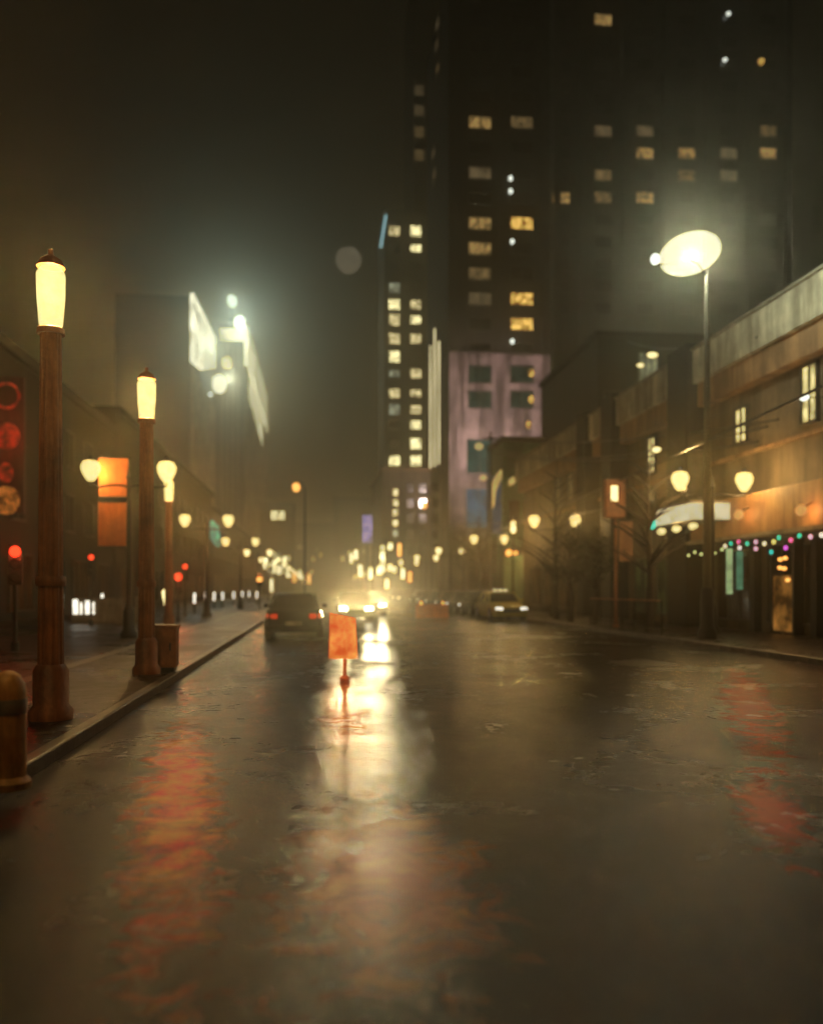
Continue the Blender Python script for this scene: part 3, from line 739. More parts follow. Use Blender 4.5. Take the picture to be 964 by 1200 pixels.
t = thing('fin_tower', (0, 0, 0), 'tower on the left with a glowing crown band above thin vertical fins, farther of two', 'building')
XB = -20.
def B_(px, py): return onX(px, py, XB)
y0, y1 = B_(286, 390).y, B_(311, 470).y
MB().span(-40, XB, y0, y1+4, 0, 76).build('wall', m_dark, t)
MB().prism([(XB+.05, y0, 65.3), (XB+.05, y1, 64.), (XB+.05, y1, 77.), (XB+.05, y0, 75.5)], (1., 0, 0)).build('crown_band', e_crown2, t)
for k in range(22):
    y = y0+3+k*4.6
    MB().span(XB+1.06, XB+1.2, y-.22, y+.22, 65.3, 75.6).build('panel_joint', m_frame, t)
MB().span(XA+1.5, XB+.04, y0-.8, y0-.01, 71.2, 74.2).build('front_band', e_crown2, t)
for k in range(14):
    y = y0+3+k*(y1-y0-6)/13
    MB().span(XB+.01, XB+.9, y-.3, y+.3, 4, 65).build('fin', m_conc_lt, t)
for k in range(9):
    y = y0+3+k*(y1-y0-6)/13+2.5
    MB().span(XB+.91, XB+1.1, y, y+1.2, 56.-k*.4, 64.).build('drop_light', e_crown2, t)
for k in range(5):
    x = XA+2+k*1.5; MB().span(x-.15, x+.15, y0-.5, y0-.01, 8, 70).build('front_fin', m_conc_lt, t)
for px, py, r in ((272, 353, 1.5), (281, 378, 1.7), (257, 450, 2.3), (266, 425, 1.5)):
    q = onY(px, py, y0-3.5)
    g = MB().ball(q, r, (.85, .85, 1.1), 14, 10).build('beacon', e_crown if py != 425 else e_winp[1], t, smooth=True)
    if py > 400: MB().tube([q, (q.x, y0-.01, q.z)], .15).build('bracket', m_black, t)
MB().tube([(onY(272, 353, y0-3.5).x, y0-3.5, 76), (onY(272, 353, y0-3.5).x, y0-3.5, 81.5)], .15).build('mast', m_black, t)
MB().span(-24, XB+1, y0-4, y0-.02, 75.2, 76).build('mast_platform', m_black, t)
for px, py, pw in ((281, 378, 24000.), (272, 353, 9000.)):
    q = onY(px, py, y0-6.5); lamp('POINT', 'crown_glow', t, q, pw, (.70, 1., .98), 1.)
lamp('POINT', 'crown_glow', t, (XB-3.2, y0-7, 59.), 14000., (.85, 1., .80), 1.)

# --- the far end of the street
for k, (pa, pb, top, Y, lb) in enumerate(((300, 344, 592, 300., 'far dark building with two bright square windows, left of the street end'), (344, 392, 615, 420., 'hazy low building closing the street, behind the parked dark car'), (392, 452, 585, 380., 'hazy far building with the purple screen'))):
    x0, x1 = onY(pa, HY, Y).x, onY(pb, HY, Y).x; zt = onY(pa, top, Y).z
    t = thing('distant_building', (0, 0, 0), lb, 'building', 'buildings at the far end of the street')
    grime_box(t, 'wall', x0, x1, Y, Y+20, 0, zt, m_dark)
    MB().span(x0-.3, x1+.3, Y-.3, Y+20, zt, zt+1).build('parapet', m_darker, t)
    rr = random.Random(k)
    for i in range(9):
        px, py = rr.uniform(pa+5, pb-5), rr.uniform(640, 680)
        win(t, onY(px, py, Y), 1.2, 2.0, e_winp[rr.choice((1, 2, 2))], 'Y', bars=0, fr=.2)
    if k == 0:
        for px in (321.5, 330): win(t, onY(px, 604, Y), 1.9, 3.0, e_winp[0], 'Y', bars=0, fr=.2)
q = onY(430.5, 620, 150.)
t = thing('led_screen', (q.x, 150., 0), 'narrow purple lit screen high over the far street', 'screen')
h0, h1 = onY(430, 636, 150).z, onY(430, 604, 150).z
for k in range(3): MB().span(-.8+k*.6, -.42+k*.6, -.1, .1, h0, h1).build('light_column', e_purple, t)
MB().span(-.95, 1.0, .11, .35, h0-.2, h1+.2).build('backing', m_black, t)
MB().tube([(0, .25, 0), (0, .25, h0-.15)], .15).build('post', m_black, t)

rr = random.Random(11)
for k, (px, py, h, m) in enumerate(((311, 660, 2.0, 0), (322, 664, 2.2, 0), (327, 668, 1.6, 1), (333, 659, 2.4, 0), (318, 686, 2.6, 1), (338, 671, 2.0, 0), (345, 676, 2.2, 2), (352, 673, 2.0, 0), (357, 680, 1.8, 1), (362, 678, 2.4, 2), (289, 668, 1.4, 1), (300, 662, 1.5, 2))):
    q = at(px, py, 150.+k*6)
    t = thing('shop_sign', (q.x, q.y, 0), 'tiny glowing shop sign in the cluster of far lights left of the street end', 'sign', 'tiny glowing signs left of the street end')
    MB().span(-.32, .32, -.08, .08, q.z-h/2, q.z+h/2, bev=.04).build('panel', (e_winp[0], e_far_y, e_amber)[m], t)
    MB().tube([(0, .1, 0), (0, .1, q.z+h/2)], .05, n=6).build('post', m_black, t)
for k, (px, py, h, m) in enumerate(((412, 655, 1.2, 0), (417, 650, 1.2, 1), (422, 668, 1.4, 1), (434, 672, 1.4, 0), (472, 672, 1.3, 0), (480, 676, 1.3, 2), (453, 684, 1.2, 1), (468, 644, 1.6, 2))):
    q = at(px, py, 112.)
    t = thing('shop_sign', (q.x, q.y, 0), 'tiny glowing shop sign in the cluster of far lights right of the headlight glare', 'sign', 'tiny glowing signs right of the headlight glare')
    MB().span(-.2, .2, -.08, .08, q.z-h/2, q.z+h/2, bev=.04).build('panel', (e_winp[0], e_far_y, e_amber)[m], t)
    MB().tube([(0, .1, 0), (0, .1, q.z+h/2)], .04, n=6).build('post', m_black, t)
# ------------------------------------------------------------------ amber hanging lamps over the street
for k, (px, py, Y, r, lb) in enumerate(((347, 571, 90., .42, 'glowing orange lamp high on a mast left of the street end'), (497, 592, 100., .34, 'small glowing orange lamp before the low brown block'))):
    q = onY(px, py, Y)
    t = thing('amber_mast_lamp', (q.x, q.y, 0), lb, 'street light', 'orange lamps on tall masts')
    g = MB().ball((0, 0, q.z), r, (1, 1, 1.15), 14, 10).build('globe', e_amber, t, smooth=True)
    lamp('POINT', 'bulb', t, (0, -.7, q.z), 120., ORANGE, .2)
    MB().lathe([(.13, 0), (.06, q.z-.1)], c=(.9, 0, 0), n=10).build('pole', m_black, t)
    MB().tube([(.9, 0, q.z-.2), (.7, 0, q.z+.5), (0, 0, q.z+.5), (0, 0, q.z+.4)], .04).build('arm', m_black, t)
# tall slender lamp by the blue blade sign
q = onY(571, 523, 64.)
t = thing('slender_lamp', (q.x, 64., .13), 'slender post with two yellow lamps in front of the pink tower', 'street light')
MB().lathe([(.1, 0), (.05, q.z)], n=10).build('pole', m_black, t)
for px, py in ((561, 523), (566, 560)):
    g_ = onY(px, py, 64.); MB().tube([(0, 0, g_.z-.2), (g_.x-q.x, 0, g_.z-.15)], .03).build('arm', m_black, t)
    MB().ball((g_.x-q.x, 0, g_.z-.13), .34 if py < 540 else .28, (1, 1, .8), 14, 10).build('globe', emis('soft_yellow_globe', (1., .75, .28), .75, .2, 6.), t, smooth=True)
# pendant-like lantern on the right
q = onY(601, 617, 60.)
t = thing('lantern_post', (q.x, 60., .13), 'post with one long yellow lantern between the right twin lamps', 'street light')
MB().lathe([(.09, 0), (.05, q.z-.6)], n=10).build('pole', m_black, t)
MB().lathe([(.1, q.z-.6), (.2, q.z-.45), (.17, q.z+.2), (.08, q.z+.3)], n=12).build('lantern_glass', e_globe_far, t, smooth=True)
MB().lathe([(.12, q.z+.3), (.03, q.z+.7)], n=10).build('cap', m_black, t)

# ------------------------------------------------------------------ traffic signals
def signal(px, py, D, lit, lb, r=.1, post=True):
    q = at(px, py, D)
    t = thing('traffic_signal', (q.x, q.y, .13 if q.x < -2.5 or q.x > 10.6 else 0), lb, 'traffic light', 'traffic signals')
    t.rotation_euler = (0, 0, -math.atan2(q.x, q.y))
    off = {'red': 0, 'amber': .3, 'green': .6}[lit]
    zc = q.z-t.location.z-.3+off
    h = MB().box((0, .12, zc), (.32, .22, .98), bev=.03).build('housing', m_black, t)
    for i, cc in enumerate(('red', 'amber', 'green')):
        z = zc+.3-.3*i
        on = cc == lit
        m = {'red': e_red, 'amber': e_amber, 'green': e_green}[cc] if on else m_black
        MB().lathe([(r, 0), (r*.8, -.03), (0.005, -.045)], c=(0, .005, z), axis='Y', n=16).build('lens', m, t, smooth=True)
        b = MB()
        for a in range(9):
            th = math.pi*a/8
            b.box((math.cos(th)*.125, -.08, z+math.sin(th)*.125), (.05, .17, .012), ry=-(th-math.pi/2))
        b.build('visor', m_black, t)
    MB().lathe([(.09, 0), (.09, .2), (.05, .25), (.05, zc-.45)], c=(0, .15, 0), n=12).build('pole', m_black, t)
    return t, zc
s1, z1 = signal(18, 646, 20., 'red', 'red traffic signal low at the left frame edge beneath the neon sign', .13)
s2, z2 = signal(107, 653, 34., 'red', 'thin red traffic signal between the first two column lamps', .10)
s3, z3 = signal(209, 676, 38., 'red', 'red traffic signal to the right of the second column lamp, lower of a pair', .16)
s4, z4 = signal(217, 664, 46., 'red', 'red traffic signal to the right of the second column lamp, upper of a pair', .12)
s5, z5 = signal(304, 679, 62., 'amber', 'orange traffic signal by the left kerb just beyond the dark car', .2)
s6, z6 = signal(762, 614, 29.5, 'green', 'green traffic signal at the left end of the white lit canopy', .19)
for s, pw, c in ((s1, 60., (1, .06, .02)), (s3, 160., (1., .12, .04)), (s5, 120., (1., .22, .05))):
    lamp('POINT', 'lens_glow', s, (0, -.3, {id(s1): z1, id(s3): z3, id(s5): z5}[id(s)]+.28), pw, c, .12)

# ------------------------------------------------------------------ left pavement furniture
def bollard(px, D, lb, rz=0.):
    q = at(px, HY, D)
    t = thing('light_bollard', (q.x, q.y, .13), lb, 'bollard', 'slim lit bollards on the left pavement')
    MB().lathe([(.08, 0), (.08, .62)], n=12).build('shaft', m_black, t, smooth=True)
    MB().lathe([(.06, .62), (.065, 1.22)], n=12).build('light_tube', e_headdim, t, smooth=True)
    MB().lathe([(.085, 1.22), (.085, 1.27), (.03, 1.3)], n=12).build('cap', m_black, t, smooth=True)
    return t
b0 = bollard(150, 34., 'slim white lit bollard just left of the second column lamp')
for px, D, lb in ((170.5, 35.5, 'slim white lit bollard directly behind the second column lamp'), (241, 57., 'slim white lit bollard below the second twin globe lamp'), (261, 66., 'slim white lit bollard below the teal sign'),
                  (284, 82., 'slim white lit bollard near the kerb, left of a closer pair'), (292, 92., 'slim white lit bollard near the kerb, right of a closer pair'), (301, 78., 'slim white lit bollard right at the kerb by the orange signal'), (120, 44., 'slim white lit bollard behind the cream wall blocks'), (228, 50., 'slim white lit bollard right of the pair of red signals'), (251, 62., 'slim white lit bollard between the second and third twin globe lamps'), (274, 74., 'slim white lit bollard just right of the third twin globe lamp'), (72, 40., 'slim white lit bollard just right of the nearest column lamp')):
    q = at(px, HY, D); copy_tree(b0, (q.x, q.y, .13), lb)
q = at(194, 700, 33.)
t = thing('globe_bollard', (q.x, q.y, .13), 'short post with a tapering cream lamp right of the second column lamp', 'bollard')
MB().lathe([(.07, 0), (.05, .8)], n=12).build('shaft', m_black, t, smooth=True)
MB().lathe([(.03, .8), (.10, 1.1), (.14, 1.32), (.08, 1.45)], n=14).build('lamp_glass', e_globe_far, t, smooth=True)
# low wall with lit panels
q = at(98, 700, 36.)
t = thing('garden_wall', (q.x, q.y, .13), 'low cream wall with four bright lit panels on the left pavement', 'wall')
MB().span(-.5, 1.6, 0, .3, 0, 1.0, bev=.02).build('wall', m_cream, t)
MB().span(-.55, 1.65, -.04, .34, 1.0, 1.08).build('coping', m_cream, t)
for x, w, h in ((-.42, .2, .62), (-.12, .07, .5), (.08, .18, .58), (.36, .09, .5)):
    MB().span(x, x+w, -.05, -.004, .4, .4+h).build('lit_panel', e_headdim, t)
t = thing('garden_wall', (q.x+2.0, q.y+.5, .13), 'short cream wall block right of the wall with lit panels', 'wall')
MB().span(0, .6, 0, .3, 0, 1.05, bev=.02).build('wall', m_cream, t); MB().span(-.04, .64, -.04, .34, 1.055, 1.12).build('coping', m_cream, t)
# cabinet by the second column lamp
q = at(192, HY, 15.2)
t = thing('utility_cabinet', (q.x, q.y, .13), 'low rust brown cabinet standing beside the second column lamp', 'cabinet')
MB().span(-.24, .24, -.18, .18, .08, .78, bev=.02).build('body', m_rust, t)
MB().span(-.27, .27, -.21, .21, .782, .83, bev=.01).build('lid', m_rust, t)
MB().span(-.2, .2, -.15, .15, 0, .078).build('plinth', m_black, t)
MB().span(-.21, .21, -.195, -.182, .12, .74, bev=.005).build('door', m_rust, t)
MB().span(.13, .16, -.22, -.197, .38, .52).build('handle', m_black, t)
# rounded post at the lower left corner
q = at(10, HY, 6.3)
t = thing('rounded_bollard', (q.x, q.y, .13), 'thick round topped ochre bollard at the lower left edge', 'bollard')
m_och = mat('ochre_paint', (.80, .42, .10), (.50, .20, .04), rough=.5, scale=4., bump=.2)
MB().lathe([(.16, 0), (.16, .05), (.125, .09), (.125, .70), (.115, .77), (.085, .83), (.04, .86), (.004, .87)], n=24).build('shaft', m_och, t, smooth=True)
MB().lathe([(.128, .55), (.132, .57), (.132, .64), (.128, .66)], n=24).build('band', m_cream, t, smooth=True)

# ------------------------------------------------------------------ the orange keep-clear sign on the median
q = at(402, 795, 15.2)
t = thing('median_sign', (q.x, q.y, 0), 'glowing orange rectangular sign on a short post on the brick median', 'sign')
b = MB(); w = .235
pts = [(-w-.01, 0, .36), (w+.02, 0, .36), (w-.02, 0, 1.07), (-w+.005, 0, 1.16)]
b.prism(pts, (0, .07, 0)).build('panel', e_signorange, t)
MB().prism([(p[0]*1.06, .071, p[2]+(.015 if p[2] > 1 else -.015)) for p in pts], (0, .02, 0)).build('back_plate', m_orange, t)
MB().tube([(.03, .04, .0), (.03, .04, .355)], .035, n=12).build('post', m_orange, t, smooth=True)
MB().lathe([(.09, 0), (.09, .02), (.045, .05)], c=(.03, .04, 0), n=18).build('base', m_orange, t, smooth=True)
lamp('POINT', 'sign_glow', t, (0, -.25, .55), 26., (1., .24, .05), .2)

# ------------------------------------------------------------------ vehicles
def loft(b, stations):
    """stations: list of (y, [(x,z)...]) half sections mirrored; closed skins"""
    rings = []
    for y, sec in stations:
        ring = [b.b.verts.new((x, y, z)) for x, z in sec]+[b.b.verts.new((-x, y, z)) for x, z in sec[::-1]]
        rings.append(ring)
    n = len(rings[0])
    for a, c in zip(rings, rings[1:]):
        for k in range(n):
            b.b.faces.new((a[k], a[(k+1) % n], c[(k+1) % n], c[k]))
    b.b.faces.new(rings[0][::-1]); b.b.faces.new(rings[-1])

def make_car(loc, rz, label, paint, group, kind='sedan', lights='off', taxi=False):
    """front looks along -y"""
    t = thing('parked_car' if kind != 'moving' else 'moving_car', loc, label, 'car', group, rz)
    Hh = 1.45; b = MB()
    def sec(w, zb, zm, zt): return [(w*.86, zb), (w*.98, zb+.12), (w, zm), (w*.95, zt-.06), (w*.80, zt)]
    loft(b, [(-2.30, sec(.72, .34, .52, .62)), (-2.22, sec(.84, .24, .52, .72)), (-1.9, sec(.90, .20, .58, .80)), (-1.0, sec(.92, .20, .62, .93)), (-.5, sec(.92, .20, .64, .96)),
             (.9, sec(.92, .20, .64, .97)), (1.6, sec(.91, .20, .64, .98)), (2.1, sec(.88, .24, .62, .96)), (2.28, sec(.80, .36, .6, .88))])
    b.build('body', paint, t, smooth=True)
    # glasshouse
    b = MB()
    def gs(y, w, zt): return (y, [(w+.06, .93), (w+.05, 1.0), (w, zt-.05), (w*.8, zt)])
    loft(b, [gs(-.95, .72, 1.0), gs(-.35, .66, 1.36), gs(.0, .64, 1.42), gs(.7, .64, 1.42), gs(1.15, .64, 1.36), gs(1.7, .70, 1.01)])
    b.build('glasshouse', m_glass, t, smooth=True)
    b = MB(); loft(b, [(-.30, [(.60, 1.395), (.5, 1.43)]), (.0, [(.60, 1.43), (.5, 1.465)]), (.7, [(.60, 1.43), (.5, 1.465)]), (1.12, [(.60, 1.385), (.5, 1.415)])])
    b.build('roof', paint, t, smooth=True)
    for s in (-1, 1):
        b = MB().tube([(s*.79, -.93, .97), (s*.675, -.34, 1.37), (s*.655, 0, 1.43), (s*.655, .7, 1.43), (s*.675, 1.13, 1.37), (s*.78, 1.66, .99)], .028, n=6)
        b.tube([(s*.72, .35, .96), (s*.665, .35, 1.42)], .03, n=6)
        b.build('pillar', paint, t)
        MB().box((s*1.0, -.62, 1.02), (.16, .10, .13), bev=.03).build('mirror', paint, t)
        for y in (-1.42, 1.38):
            w_ = MB().lathe([(.20, -.10), (.30, -.11), (.325, -.08), (.325, .08), (.30, .11), (.20, .10)], c=(s*.83, y, .325), axis='X', n=24).build('wheel', m_rubber, t, smooth=True)
            MB().lathe([(.19, -.015), (.19, .012), (.05, .03)], c=(s*.93, y, .325), axis='X', n=16).build('rim', m_rim, w_, smooth=True) if s > 0 else MB().lathe([(.05, -.03), (.19, -.012), (.19, .015)], c=(s*.93, y, .325), axis='X', n=16).build('rim', m_rim, w_, smooth=True)
        hm = {'off': m_glass, 'dim': e_headdim, 'on': e_head, 'tail': m_glass}[lights]
        MB().box((s*.62, -2.25, .62), (.36, .10, .15), rz=s*R(14), bev=.03).build('headlight', hm, t)
        MB().box((s*.66, 2.24, .74), (.34, .10, .16), rz=-s*R(10), bev=.03).build('taillight', e_tail if lights == 'tail' or label.startswith('dark sedan') else mat('red_lens', (.3, .02, .01), rough=.2, scale=9.), t)
    MB().box((0, -2.31, .52), (.85, .05, .16), bev=.02).build('grille', m_black, t)
    MB().box((0, -2.30, .33), (1.5, .10, .13), bev=.03).build('front_bumper', paint, t)
    MB().box((0, 2.27, .40), (1.55, .12, .16), bev=.04).build('rear_bumper', paint, t)
    MB().box((0, 2.345, .52), (.52, .02, .13)).build('number_plate', m_cream, t)
    if taxi:
        for x in (-.28, 0, .28): MB().box((x, .05, 1.53), (.2, .18, .11), bev=.03).build('roof_light', emis('taxi_light_lit', (.9, .8, .4), .9), t)
    return t
mp = lambda n, c: mat(n, c, tuple(x*.8 for x in c), rough=.22, rvar=.06, scale=2., bump=.02, stain=.15)
CG = 'cars parked along the right kerb'
make_car((9.5, 43.5, 0), R(2), 'olive yellow taxi with lit roof lights, nearest in the right kerb row', mp('olive_taxi_paint', (.55, .46, .10)), CG, lights='dim', taxi=True)
make_car((9.5, 53.8, 0), R(-1), 'dark grey car second behind the taxi', mp('charcoal_paint', (.14, .13, .11)), CG, lights='dim')
make_car((9.5, 64.5, 0), R(1), 'glossy black car in the middle of the right kerb row', mp('black_paint', (.02, .02, .022)), CG, lights='dim')
make_car((9.5, 75.5, 0), 0, 'silver car fourth in the right kerb row', mp('silver_paint', (.5, .48, .4)), CG, lights='dim')
make_car((9.5, 86., 0), 0, 'brown car fifth in the right kerb row', mp('brown_car_paint', (.12, .07, .04)), CG, lights='dim')
for y, c_, lb in ((48.6, (.03, .028, .025), 'black car squeezed in directly behind the taxi'), (59.0, (.10, .02, .015), 'dark red car between the grey and the third black car'), (70., (.04, .045, .05), 'slate car between the third black and the silver car'),
                  (80.8, (.06, .055, .04), 'dull olive car between the silver and the brown car'), (93., (.03, .03, .03), 'dark car far down the right kerb row behind the brown one'), (99.5, (.08, .08, .07), 'farthest visible grey car of the right kerb row')):
    make_car((9.5, y, 0), 0, lb, mp('kerb_car_paint_%d' % int(y), c_), CG, lights='dim')
q = at(345, HY, 28.)
make_car((q.x, q.y+1., 0), 0, 'dark sedan seen from behind, ahead in the left lane', mp('ink_paint', (.022, .022, .024)), None, lights='tail')
sed = [o for o in bpy.data.objects if o.get('label', '').startswith('dark sedan')][0]
sed.rotation_euler = (0, 0, math.pi)   # rear towards the viewer
q = at(415, HY, 44.)
mv = make_car((q.x, q.y, 0), R(0), 'oncoming car with blinding white headlights in mid street', mp('grey_car_paint', (.10, .10, .09)), None, lights='on')
for s in (-1, 1): lamp('SPOT', 'beam', mv, (s*.62, -2.45, .68), 3300., (1., .78, .38), .16, rot=Vector((-1.2, -40, 12.2)).to_track_quat('-Z', 'Y').to_euler(), spot=R(42), blend=.5)
for o in (sed, mv): o.name = 'moving_car'
q = at(433, HY, 53.)  # second car added to widen the burst of headlight glare
glare_car = make_car((q.x, q.y, 0), 0, 'second oncoming car added to widen the headlight glare, just right of and behind the first', mp('grey_car_paint', (.10, .10, .09)), None, lights='on')
glare_car.name = 'moving_car'
for s in (-1, 1): lamp('SPOT', 'beam', glare_car, (s*.62, -2.45, .68), 4200., (1., .80, .42), .16, rot=Vector((-1.8, -40, 12.4)).to_track_quat('-Z', 'Y').to_euler(), spot=R(42), blend=.5)
# orange barrier
q = at(506, HY, 47.)
t = thing('traffic_barrier', (q.x, q.y, 0), 'low orange traffic barrier in the road left of the parked cars', 'barrier')
MB().prism([(-.9, -.28, 0), (-.9, .28, 0), (-.9, .22, .2), (-.9, .1, .3), (-.9, .07, .75), (-.9, -.07, .75), (-.9, -.1, .3), (-.9, -.22, .2)], (1.8, 0, 0)).build('body', m_orange, t)
for x in (-.6, .6): MB().lathe([(.06, .75), (.06, .83), (.02, .9)], c=(x, 0, 0), n=10).build('lamp', e_amber, t)

# ------------------------------------------------------------------ right pavement furniture
t = thing('pavement_railing', (11.1, 26.5, .13), 'black railing along the right pavement below the brown box sign', 'railing')
MB().tube([(0, 0, 1.08), (0, 7.2, 1.08)], .03).build('top_rail', m_rust, t); MB().tube([(0, 0, .15), (0, 7.2, .15)], .02).build('bottom_rail', m_black, t)
for k in range(7): MB().tube([(0, k*1.2, 0), (0, k*1.2, 1.12)], .03).build('post', m_black, t)
for k in range(48): MB().tube([(0, .15*k+.075, .15), (0, .15*k+.075, 1.08)], .008, n=4).build('bar', m_black, t)
q = at(721, HY, 33.)
t = thing('box_sign_post', (q.x, q.y, .13), 'brown post carrying a box with a small bright window', 'sign')
MB().lathe([(.12, 0), (.12, .15), (.07, .2), (.06, 5.6)], n=12).build('post', m_rust, t, smooth=True)
c0 = at(707, 607, 33.); c1 = at(731, 562, 33.)
o = Vector(t.location)
MB().span(c0.x-o.x, c1.x-o.x, -.2, .2, c0.z-o.z, c1.z-o.z, bev=.03).build('box', m_rust, t)
c0 = at(713, 588, 33.); c1 = at(721, 570, 33.)
MB().span(c0.x-o.x, c1.x-o.x, -.24, -.204, c0.z-o.z, c1.z-o.z).build('lit_window', e_globe_far, t)
bt = thing('banner', (q.x+.38, q.y-.1, .13), 'brown cloth banner hanging under the box with the bright window', 'banner')
c0 = at(725, 662, 33.); c1 = at(741, 615, 33.)
MB().span(-.27, .27, 0, .02, c0.z, c1.z).build('cloth', m_bannerbrown, bt)
MB().tube([(-.45, .01, c1.z+.02), (.28, .01, c1.z+.02)], .015).build('bracket', m_black, bt)
# wall fixture cap lamp between windows
q = onX(769, 527, XR-.6)
t = thing('wall_sconce', (q.x, q.y, q.z), 'bright oval lamp beside the tall lit window of the second bay', 'wall lamp')
MB().ball((0, 0, 0), .17, (1, 1.5, .6), 12, 8).build('globe', e_globe_far, t, smooth=True); MB().tube([(.1, 0, 0), (.9, 0, .05)], .025).build('bracket', m_black, t)
q = onX(942, 466, XR-.5)
t = thing('wall_sconce', (q.x, q.y, q.z), 'white star bright lamp in front of the tall window at the right edge', 'wall lamp')
MB().ball((0, 0, 0), .11, (1, 1.7, .8), 12, 8).build('globe', e_white, t, smooth=True); MB().tube([(.08, 0, 0), (.8, 0, .05)], .02).build('bracket', m_black, t)
lamp('POINT', 'bulb', t, (-.15, 0, 0), 12., (1., .95, .7), .1)

# ------------------------------------------------------------------ trees
def tree(loc, h, w, lb, seed, n=1100, base=.35):
    rnd = random.Random(seed)
    t = thing('street_tree', loc, lb, 'tree', 'street trees on the right')
    b = MB(); b.tube([(0, 0, 0), (.05, 0, h*.25), (-.03, .04, h*.55), (0, 0, h*.8)], [.14, .11, .07, .03], n=8)
    tips = []
    for k in range(30):
        a = rnd.uniform(0, 6.28); z = h*rnd.uniform(base, .8); r = w*rnd.uniform(.5, 1.)*(1-(z/h-base)/(1-base)*.7)
        p1 = (math.cos(a)*r*.5, math.sin(a)*r*.5, z+r*.35); p2 = (math.cos(a)*r, math.sin(a)*r, z+r*.6)
        b.tube([(0, 0, z), p1, p2], [.05, .035, .012], n=5); tips += [p1, p2, p2]
    tips += [(0, 0, h*.9), (0, 0, h*.95)]
    b.build('trunk', m_bark, t)
    c = MB()
    for k in range(n):
        q = Vector(rnd.choice(tips)); q += Vector((rnd.gauss(0, .17*w), rnd.gauss(0, .17*w), rnd.gauss(0, .06*h)))
        d = Vector((rnd.uniform(-1, 1), rnd.uniform(-1, 1), rnd.uniform(-1, 1))).normalized(); e = d.orthogonal().normalized(); s = rnd.uniform(.05, .12)
        c.b.faces.new([c.b.verts.new(q+d*s), c.b.verts.new(q+e*s*.5), c.b.verts.new(q-d*s), c.b.verts.new(q-e*s*.5)])
    c.build('crown', m_leaf, t)
for i, (px, D, top, w, lb) in enumerate(((543, 78., 606, 1.4, 'pointed dark tree below the pink tower, the left one'), (562, 76., 592, 1.6, 'pointed dark tree below the pink tower, beside the blue sign'),
                                       (668, 38., 615, 1.7, 'leafy tree between the right twin lamp and the box sign'), (697, 35., 622, 1.3, 'smaller leafy tree just left of the box sign'))):
    q = at(px, top, D); tree((q.x, q.y, .13), q.z, w, lb, i+3)

q = at(651, 640, 41.); tree((q.x, q.y, .13), 8.5, 2.6, 'tall bare tree with thin branches before the right hand buildings', 21, n=60, base=.2)
q = at(760, 640, 29.); tree((q.x, q.y, .13), 7.2, 2.2, 'bare tree with thin branches in front of the lit canopy', 33, n=40, base=.25)
# ------------------------------------------------------------------ overhead wires and their pole
SLX = onY(571, 523, 64.).x
t = thing('wire_pole', (SLX+.3, 64.3, .13), 'dark slim wire pole in front of the pink tower', 'pole')
MB().lathe([(.16, 0), (.08, 13.5)], n=12).build('pole', m_black, t); MB().span(-.6, .6, -.05, .05, 12.9, 13.0).build('crossarm', m_black, t)
def wire(a, b_, sag, lb, r=.014):
    a, b_ = Vector(a), Vector(b_); n = 28
    pts = [a.lerp(b_, i/n)-Vector((0, 0, sag*4*(i/n)*(1-i/n))) for i in range(n+1)]
    tag(MB().tube(pts, r*1.9, n=5).build('overhead_wire', m_black), lb, 'wire', 'overhead wires')
wire((14.9, 27.5, 6.6), (SLX, 64, 12.1), .7, 'lower thick overhead wire crossing the shop building windows', .022)
wire((14.9, 26.9, 7.0), (SLX, 64, 12.5), 1.0, 'middle overhead wire crossing the shop building windows', .018)
wire((14.9, 26.2, 7.1), (SLX, 64, 13.2), .6, 'upper overhead wire crossing the shop building windows', .018)
wire((14.6, 27.0, 10.0), tuple(at(735, 400, 70.)), .5, 'highest overhead wire, just below the dazzling street light', .014)
wire((14.9, 31.8, 5.4), (10.2, 60, 6.2), .3, 'slanting overhead wire running down the street past the box sign', .02)
wire((10.9, 9., 6.4), (12.5, 62, 5.6), .3, 'long overhead wire running above the right kerb', .02)

# ------------------------------------------------------------------ lens bokeh disc
mo = MB().ball((0, 0, 0), 1., (1, 1, 1), 32, 20).build('bokeh_disc', emis('bokeh_disc_glow', (.9, .75, .5), .7, .35, 1.6), smooth=True)  # blurred lens disc, built as a glowing ball in the sky
q = at(408, 305, 900.); mo.location = q; mo.scale = (13.5,)*3
tag(mo, 'faint round lens bokeh disc, added as a glowing ball above the street', 'bokeh_disc')

# ------------------------------------------------------------------ haze
hb = MB().span(-129, 159, -24, 636, -1.2, 178)
hz, nt, ns, L = _nodes('haze_air')
out = N(nt, 'ShaderNodeOutputMaterial'); pv = N(nt, 'ShaderNodeVolumePrincipled')
pv.inputs['Color'].default_value = (.95, .86, .68, 1); pv.inputs['Density'].default_value = .0037; pv.inputs['Anisotropy'].default_value = .88
L.new(pv.outputs[0], out.inputs['Volume'])
tag(hb.build('haze', hz), kind='stuff')

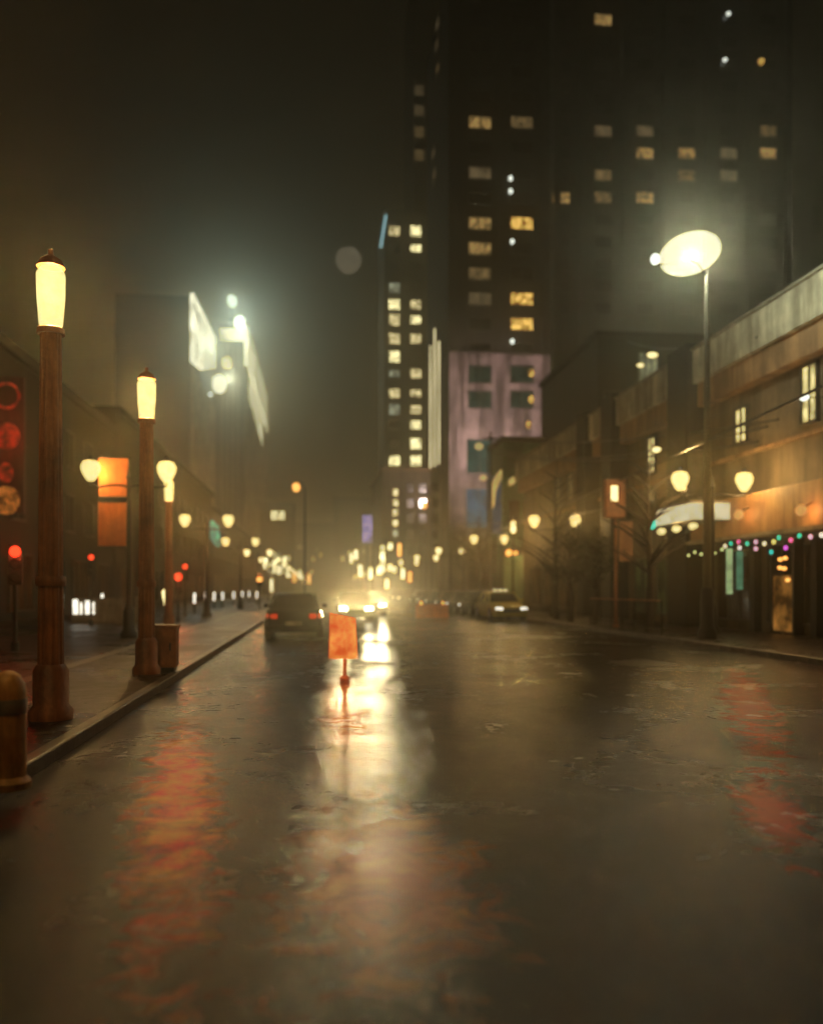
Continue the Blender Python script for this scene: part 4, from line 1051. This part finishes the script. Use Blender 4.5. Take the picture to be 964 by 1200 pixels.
# ------------------------------------------------------------------ sky
w = bpy.data.worlds.new('World'); S.world = w; w.use_nodes = True
nt = w.node_tree; nt.nodes.clear(); L = nt.links
out = N(nt, 'ShaderNodeOutputWorld'); bg = N(nt, 'ShaderNodeBackground')
sky = N(nt, 'ShaderNodeTexSky'); sky.sky_type = 'NISHITA'; sky.sun_disc = False; sky.sun_elevation = R(2); sky.sun_rotation = R(200)
bgs = N(nt, 'ShaderNodeBackground'); bgs.inputs['Strength'].default_value = .0006
L.new(sky.outputs[0], bgs.inputs['Color'])
tc = N(nt, 'ShaderNodeTexCoord'); nz = N(nt, 'ShaderNodeTexNoise', i_Scale=5., i_Detail=10., i_Roughness=.7, i_Distortion=.8); L.new(tc.outputs['Generated'], nz.inputs['Vector'])
cr = N(nt, 'ShaderNodeValToRGB'); cr.color_ramp.elements[0].position = .3; cr.color_ramp.elements[1].position = .7
cr.color_ramp.elements[0].color = (.001, .0008, .0004, 1); cr.color_ramp.elements[1].color = (.030, .024, .012, 1)
L.new(nz.outputs['Fac'], cr.inputs[0]); L.new(cr.outputs[0], bg.inputs['Color']); bg.inputs['Strength'].default_value = 1.
ad = N(nt, 'ShaderNodeAddShader'); L.new(bg.outputs[0], ad.inputs[0]); L.new(bgs.outputs[0], ad.inputs[1]); L.new(ad.outputs[0], out.inputs['Surface'])

# ------------------------------------------------------------------ camera and render settings
cd = bpy.data.cameras.new('camera'); co = bpy.data.objects.new('camera', cd); COL.objects.link(co)
co.location = (0, 0, CAMH); co.rotation_euler = (R(90), 0, -AY)
cd.sensor_fit = 'VERTICAL'; cd.sensor_height = 36.; cd.lens = 36.*F/1200.
cd.shift_y = (HY-600)/1200.
cd.clip_start = .05; cd.clip_end = 3000
S.camera = co
cd.dof.use_dof = True; cd.dof.focus_distance = 9.5; cd.dof.aperture_fstop = .54
v = S.view_settings; v.view_transform = 'Standard'; v.look = 'None'; v.exposure = -1.6; v.gamma = 1.; v.use_curve_mapping = False
c = S.cycles
c.use_denoising = True; c.max_bounces = 4; c.diffuse_bounces = 2; c.glossy_bounces = 2; c.transmission_bounces = 2; c.volume_bounces = 0; c.transparent_max_bounces = 12
c.sample_clamp_indirect = 3.; c.use_light_tree = True
c.caustics_reflective = False; c.caustics_refractive = False
